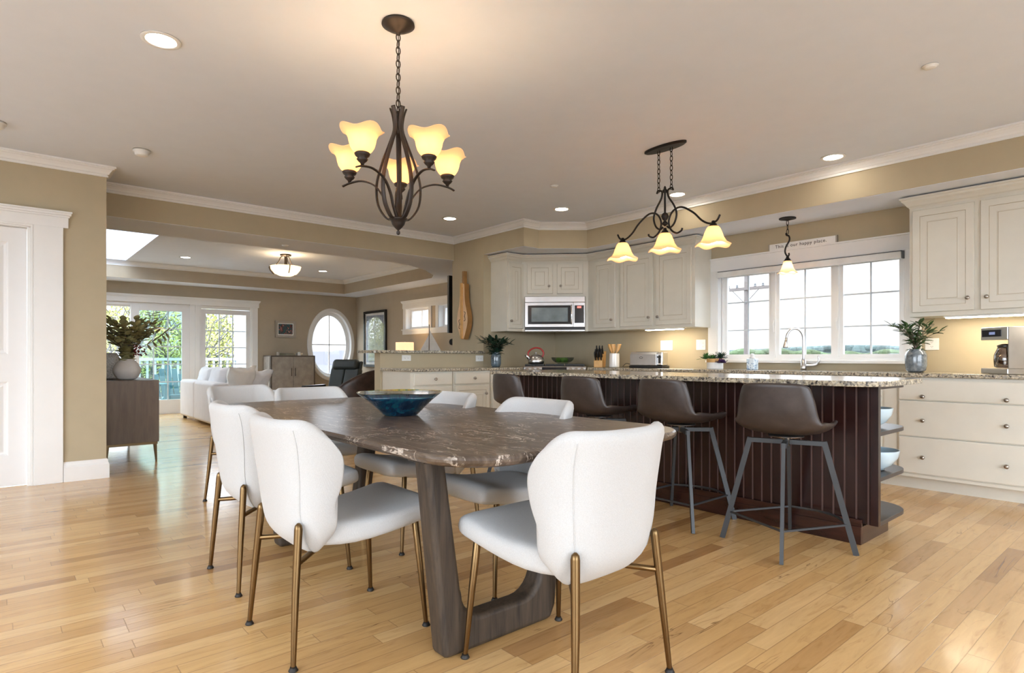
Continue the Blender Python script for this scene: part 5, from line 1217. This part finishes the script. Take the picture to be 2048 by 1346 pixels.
# local: faces -y; back at +y
cub((-.30, -.30, .30), (.30, .28, .44), 'seat', 'grey_green_leather')
cub((-.31, 0, .0), (-.003, .13, .44), 'back_cushion', 'grey_green_leather', TB); cub((.003, 0, .0), (.31, .13, .44), 'back_cushion', 'grey_green_leather', TB)
cub((-.26, -.05, .41), (.26, .11, .60), 'headrest', 'grey_green_leather', TB, .05); cub((-.32, .03, .35), (-.27, .09, .58), 'headrest_wing', 'grey_green_leather', TB, .02); cub((.27, .03, .35), (.32, .09, .58), 'headrest_wing', 'grey_green_leather', TB, .02)
for s in (-1, 1): cub((s*.36-.045, -.30, .50), (s*.36+.045, .25, .545), 'arm', 'black_plastic', None, .015); MB().tube([(s*.36, .1, .5), (s*.33, .05, .30), (s*.1, 0, .12)], .014, 8).build('arm_bracket', 'black_plastic', t)
MB().lathe([(.30, 0), (.30, .02), (.05, .045), (.035, .06), (.035, .31)], (0, 0, 0), 28).build('base', 'black_plastic', t, smooth=True)
# brown leather chair (back to us) barrel shape
t = thing('armchair', 'brown leather barrel armchair between the peninsula and the recliner', 'armchair', (-8.42, 4.05, 0), R(0))
m = MB(); nu, nv = 20, 6; vs = []
ca = math.atan2(-.0, 1)
for i in range(nv+1):
    v = i/nv
    for j in range(nu+1):
        u = j/nu; a = R(-150)+R(270)*u; hh = .42+.44*max(0, sin(min(1, u*1.15)*pi))**1.1
        r = .40+.05*v; vs.append((r*cos(a+R(60)), r*sin(a+R(60)), .12+(hh-.12)*v))
fs = [(i*(nu+1)+j, i*(nu+1)+j+1, (i+1)*(nu+1)+j+1, (i+1)*(nu+1)+j) for i in range(nv) for j in range(nu)]
m.add(vs, fs); m.build('shell', 'brown_leather', t, smooth=True, solid=.07, off=0, sub=1)
MB().lathe([(.33, .15), (.36, .2), (.36, .38), (.32, .42), (.003, .43)], (0, 0, 0), 24).build('seat', 'brown_leather', t, smooth=True)
MB().lathe([(.3, 0), (.3, .02), (.04, .04), (.04, .15)], (0, 0, 0), 24).build('base', 'black_plastic', t, smooth=True)
# console with lamp and sail boat, television
t = thing('console_table', 'low white console behind the bar top in the living room', 'table', (-8.4, 5.7, 0))
MB().box((-9.7, 5.50, .95), (-7.6, 6.0, 1.0)).build('top', 'trim_white', t, world=True)
for xx in (-9.66, -7.70):
    for yy in (5.52, 5.93): MB().box((xx, yy, 0), (xx+.06, yy+.05, .95)).build('leg', 'trim_white', t, world=True)
t = thing('table_lamp', 'lit table lamp with a cream drum shade behind the bar top', 'lamp', (-9.6, 5.65, 1.0))
m = MB(); m.lathe([(.165, 1.11), (.165, 1.31)], (-9.6, 5.65, 0), 32); m.f = m.f[:-2]; m.mi = m.mi[:-2]; m.build('lamp_shade', 'shade_fabric', t, world=True, smooth=True, solid=.002)
MB().lathe([(.05, 1.0005), (.05, 1.01), (.012, 1.02), (.012, 1.30), (.004, 1.31), (.012, 1.325), (.002, 1.335)], (-9.6, 5.65, 0), 16).build('base', 'nickel', t, world=True, smooth=True)
lamp('table_lamp_glow', (-9.6, 5.65, 1.2), 5, (1, .72, .42), .04)
t = thing('model_sailboat', 'white model sailboat standing in front of the high living-room windows', 'model boat', (-8.730, 5.62, 1.0))
MB().tube([(-8.730, 5.62, 1.03), (-8.730, 5.62, 1.60)], .006, 6).build('mast', 'twig', t, world=True)
MB().loft([[(-8.715+a*.0, 5.62+dy, 1.06), (-8.430, 5.72+dy, 1.06), (-8.720, 5.622+dy, 1.50)] for a, dy in ((0, -.003), (0, .003))]).build('mainsail', 'canvas_white', t, world=True)
MB().loft([[(-8.750, 5.615+dy, 1.08), (-8.970, 5.53+dy, 1.06), (-8.740, 5.62+dy, 1.42)] for dy in (-.003, .003)]).build('jib', 'canvas_white', t, world=True)
MB().loft([[(-9.030+.0, 5.52, 1.03), (-9.010, 5.525, 1.06), (-8.990, 5.51, 1.03)], [(-8.730, 5.58, 1.001), (-8.750, 5.68, 1.06), (-8.710, 5.55, 1.06)], [(-8.390, 5.72, 1.03), (-8.400, 5.74, 1.06), (-8.380, 5.71, 1.06)]]).build('hull', 'white_ceramic', t, world=True)
t = thing('television', 'flat black television seen edge-on at the end of the stub wall', 'television', (-6.95, 5.3, 1.8))
MB().box((-6.99, 4.80, 1.38), (-6.945, 5.98, 2.19)).build('housing', 'black_plastic', t, world=True, bevel=.004); MB().box((-6.993, 4.815, 1.395), (-6.9905, 5.965, 2.175)).build('screen', 'stove_screen', t, world=True); MB().box((-6.945, 5.2, 1.6), (-6.791, 5.6, 2.0)).build('mount', 'black_iron', t, world=True)
t = tag(MB().lathe([(.01, -.045), (.038, -.034), (.048, 0), (.038, .034), (.01, .045)], (-6.86, 4.80, 1.25), 20).build('wall_speaker', 'spk_cloth', smooth=True), 'small round black speaker below the television', 'speaker')
# ================================================================ OUTSIDE
gm = MB(); gm.box((-400, -400, -6), (400, 400, -6)); tag(gm.build('grass_field', 'grass'), 'distant green lawn and field below the house', 'ground', kind='stuff')
gm = MB().box((-15.4, -2, -.16), (-12.62, 5.35, -.06)); struct(gm.build('exterior_deck', 'deck_board'))
t = thing('deck_railing', 'white baluster railing along the far edge of the deck', 'railing', (-15.2, 3, -.06))
MB().box((-15.26, -1.5, .96), (-15.14, 5.2, 1.02)).build('top_rail', 'rail_white', t, world=True); MB().box((-15.23, -1.5, .04), (-15.17, 5.2, .10)).build('bottom_rail', 'rail_white', t, world=True)
for k in range(44): MB().box((-15.22, -1.45+k*.15, .10), (-15.18, -1.41+k*.15, .96)).build('baluster', 'rail_white', t, world=True)
for yy in (1.9, 5.08): MB().box((-15.30, yy, -.06), (-15.10, yy+.20, 1.16)).build('post', 'rail_white', t, world=True)
t = tag(MB().box((-15.32, 4.30, -.06), (-15.04, 4.55, 3.2)).build('porch_post', 'rail_white', bevel=.01), 'tall white porch post beyond the glazed side panel', 'post')
# adirondack chair
t = thing('adirondack_chair', 'teal slatted deck chair outside the sliding door', 'chair', (-13.6, 2.75, -.06), R(90+8))
for k in range(5):
    x = -.24+k*.12; h_ = .98-.10*abs(k-2)**1.3*.8; m = MB().box((x-.052, 0, .30), (x+.052, .022, h_), Matrix.Translation((0, .28, 0)) @ Matrix.Rotation(R(-18), 4, 'X')); m.build('back_slat', 'teal_plastic', t, bevel=.01)
for k in range(5): MB().box((-.28, -.30+k*.115, .33-.03*k), (.28, -.20+k*.115, .352-.03*k)).build('seat_slat', 'teal_plastic', t)
for s in (-1, 1):
    MB().box((s*.34-.06, -.38, .56), (s*.34+.06, .38, .582)).build('arm', 'teal_plastic', t, bevel=.01); MB().box((s*.33-.04, -.34, 0), (s*.33+.04, -.31, .56)).build('leg', 'teal_plastic', t); MB().box((s*.31-.03, -.28, .12), (s*.31+.03, .42, .20)).build('side_rail', 'teal_plastic', t); MB().box((s*.33-.04, .36, 0), (s*.33+.04, .39, .56)).build('leg', 'teal_plastic', t)
# trees
def tree(loc, h, seed, label, lm='spring_leaf', nl=1500, name='tree', spread=1.0, group=None, ls=.10):
    random.seed(seed); t = thing(name, label, 'tree', loc, 0, group); br = MB(); lf = MB(); tips = []
    def grow(p, d_, L, r, dep):
        q = p+d_*L; mid = p+d_*L*.5+Vector((random.uniform(-1, 1), random.uniform(-1, 1), 0))*L*.06
        br.tube([p, mid, q], [r, r*.85, r*.68], 6 if dep < 2 else 4)
        if dep >= 5: tips.append((p, q)); return
        if dep >= 3: tips.append((p, q))
        for k in range(3 if dep < 4 else 2):
            ax = Vector((random.uniform(-1, 1), random.uniform(-1, 1), random.uniform(-.2, .35))).normalized()
            nd = (d_*(1.0 if k == 0 else .65)+ax*(.45 if k == 0 else .75)*spread+Vector((0, 0, .12))).normalized(); grow(q, nd, L*random.uniform(.66, .84), r*.62, dep+1)
    grow(Vector((0, 0, 0)), Vector((random.uniform(-.08, .08), random.uniform(-.08, .08), 1)).normalized(), h*.27, h*.015, 0)
    for k in range(nl):
        a, b_ = random.choice(tips); p = a.lerp(b_, random.random())+Vector((random.gauss(0, 1), random.gauss(0, 1), random.gauss(0, 1)))*h*.018
        a_ = random.uniform(0, 2*pi); e = random.uniform(-1, 1.2); d_ = Vector((cos(a_), sin(a_), e)).normalized(); s_ = d_.cross(Vector((random.uniform(-1, 1), random.uniform(-1, 1), .3))).normalized()*ls*.4
        lf.add([p, p+d_*ls*.5+s_, p+d_*ls, p+d_*ls*.5-s_], [(0, 1, 2, 3)])
    br.build('trunk', 'bark', t); lf.build('foliage', lm, t); return t
t1 = tree((-21, 1.0, -6), 11, 2, 'budding spring tree beyond the deck, behind the sliding door', nl=7000, ls=.085)
dup(t1, (-22.5, 3.5, -6), 2.1, 'budding spring tree beyond the deck, behind the white porch post')
dup(t1, (-27.5, 2.2, -6), 4.0, 'farther budding tree between the two nearer ones beyond the deck')
dup(t1, (-24, -2.2, -6), 1.1, 'budding tree behind the bouquet at the end of the deck')
dup(t1, (-14.5, 14.5, -6), 3.3, 'leafy spring tree outside the high living-room windows')

t3 = tree((-5.9, 14.0, -6), 7.6, 7, 'young bushy tree outside below the utility pole', 'tree_green', nl=2600, ls=.14)
dup(t3, (-4.6, 14.6, -6), 1.3, 'bushy green tree seen behind the soap bottle')
dup(t3, (-20.6, 10.7, -6), .6, 'bushy tree seen low through the oval window')
# utility pole
t = thing('utility_pole', 'wooden utility pole with a crossarm outside the kitchen window', 'utility pole', (-15.0, 28.4, -6))
ux_, uy_ = -15.0, 28.4
MB().tube([(ux_, uy_, -6), (ux_, uy_, 6.4)], [.17, .11], 12).build('pole', 'pole_wood', t, world=True, smooth=True)
MB().box((ux_-1.1, uy_-.17, 4.38), (ux_+1.3, uy_-.05, 4.52)).build('crossarm', 'pole_wood', t, world=True)
for s in (-.9, -.45, .5, .9): MB().lathe([(.05, 0), (.07, .03), (.04, .08), (.06, .12), (.02, .17)], (ux_+s, uy_-.11, 4.52), 10).build('insulator', 'rubble_grey', t, world=True)
for s in (-1, 1): MB().tube([(ux_+s*.7, uy_-.12, 4.4), (ux_, uy_-.14, 3.7)], .02, 5).build('brace', 'rubble_grey', t, world=True)
# wooded hills in the distance
def treeline(name, label, a0, a1, D0, hfun, m_, seed, n):
    random.seed(seed); m = MB()
    for k in range(n):
        a = R(a0+(a1-a0)*random.random()); D_ = D0*random.uniform(.85, 1.15); top = hfun(math.degrees(a))*D_/D0
        r = D_*random.uniform(.0045, .011); c = Vector((D_*cos(a), D_*sin(a), CZ+top-r)); pr = [(.05*r, -r), (r*.8, -r*.6), (r, 0), (r*.8, r*.55), (r*.4, r*.9), (.02*r, r)]
        m.lathe([(q*(1+.15*sin(3*z)), z) for q, z in pr], tuple(c), 7); m.box((c.x-r*.8, c.y-r*.8, -5.9), (c.x+r*.8, c.y+r*.8, c.z-r*.7))
    tag(m.build(name, m_, smooth=False), label, 'trees', kind='stuff')
treeline('woods', 'low wooded hills on the horizon beyond the kitchen window', 60, 128, 170, lambda a: 1.7+.5*sin(a*.5)+.35*sin(a*2.3), 'tree_green', 3, 2600)
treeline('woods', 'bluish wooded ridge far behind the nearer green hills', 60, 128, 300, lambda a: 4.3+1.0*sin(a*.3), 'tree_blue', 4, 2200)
treeline('woods', 'green treetops beyond the rooftops outside the oval window', 140, 215, 220, lambda a: 1.3+.8*sin(a*.6), 'tree_green', 6, 1200)
def house(x, y, z, w, d_, h, rz, label, wm_, rm):
    t = thing('house', label, 'house', (x, y, z), rz); MB().box((-w/2, -d_/2, 0), (w/2, d_/2, h)).build('wall_block', wm_, t)
    MB().loft([[(s*(w/2+.4), -d_/2-.5, h), (s*(w/2+.4), d_/2+.5, h), (s*(w/2+.4), 0, h+d_*.35)] for s in (-1, 1)]).build('roof', rm, t)
    m = MB()
    for k in range(5): m.box((-w/2+(k+.5)*w/5-.5, -d_/2-.03, h*.35), (-w/2+(k+.5)*w/5+.5, -d_/2, h*.7)); m.box((w/2, -d_/2+(k+.5)*d_/5-.4, h*.35), (w/2+.03, -d_/2+(k+.5)*d_/5+.4, h*.7))
    m.build('window', 'house_white', t)
HS = [(-102, 51, -6, 14, 9, 5.2, .3, 'blue-grey house with a grey roof seen in the middle of the oval window', 'house_blue', 'roof_grey'), (-88, 39, -6, 10, 8, 3.0, .1, 'white house low in the oval window', 'house_white', 'roof_grey'), (-110, 46, -6, 18, 10, 4.6, .5, 'long white building at the sofa side of the oval window view', 'house_white', 'roof_grey'), (-78, 40, -6, 9, 7, 2.2, .9, 'nearest small white house below the oval window', 'house_white', 'roof_grey'), (-62, 132, -6, 12, 8, 4.4, .2, 'red-roofed house far beyond the kitchen sink window', 'house_white', 'roof_red'), (-40, 138, -6, 16, 9, 4.6, -.2, 'white house far beyond the kitchen window beside the red roof', 'house_white', 'roof_grey')]
for h_ in HS: house(*h_)
struct(MB().box((-6.3, -9.5, -.14), (3.1, -3.31, -.02)).box((3.11, -9.5, -.14), (9.5, 7, -.02)).build('exterior_bounce_slab', 'bounce_pale'))  # unseen slabs added outside to bounce daylight up onto the ceiling
# unseen windows behind the photographer, put in for lighting: plain frames only
struct(MB().box((-4.8, -3.26, .3), (-4.72, -3.2, 2.4)).box((1.52, -3.26, .3), (1.6, -3.2, 2.4)).box((-2.7, -3.26, .3), (-2.62, -3.2, 2.4)).box((-.6, -3.26, .3), (-.52, -3.2, 2.4)).build('window_5', 'trim_white'))
struct(MB().box((3.0, -1.6, .05), (3.06, -1.5, 2.4)).box((3.0, 4.7, .05), (3.06, 4.8, 2.4)).box((3.0, .5, .05), (3.06, .6, 2.4)).box((3.0, 2.6, .05), (3.06, 2.7, 2.4)).build('window_6', 'trim_white'))
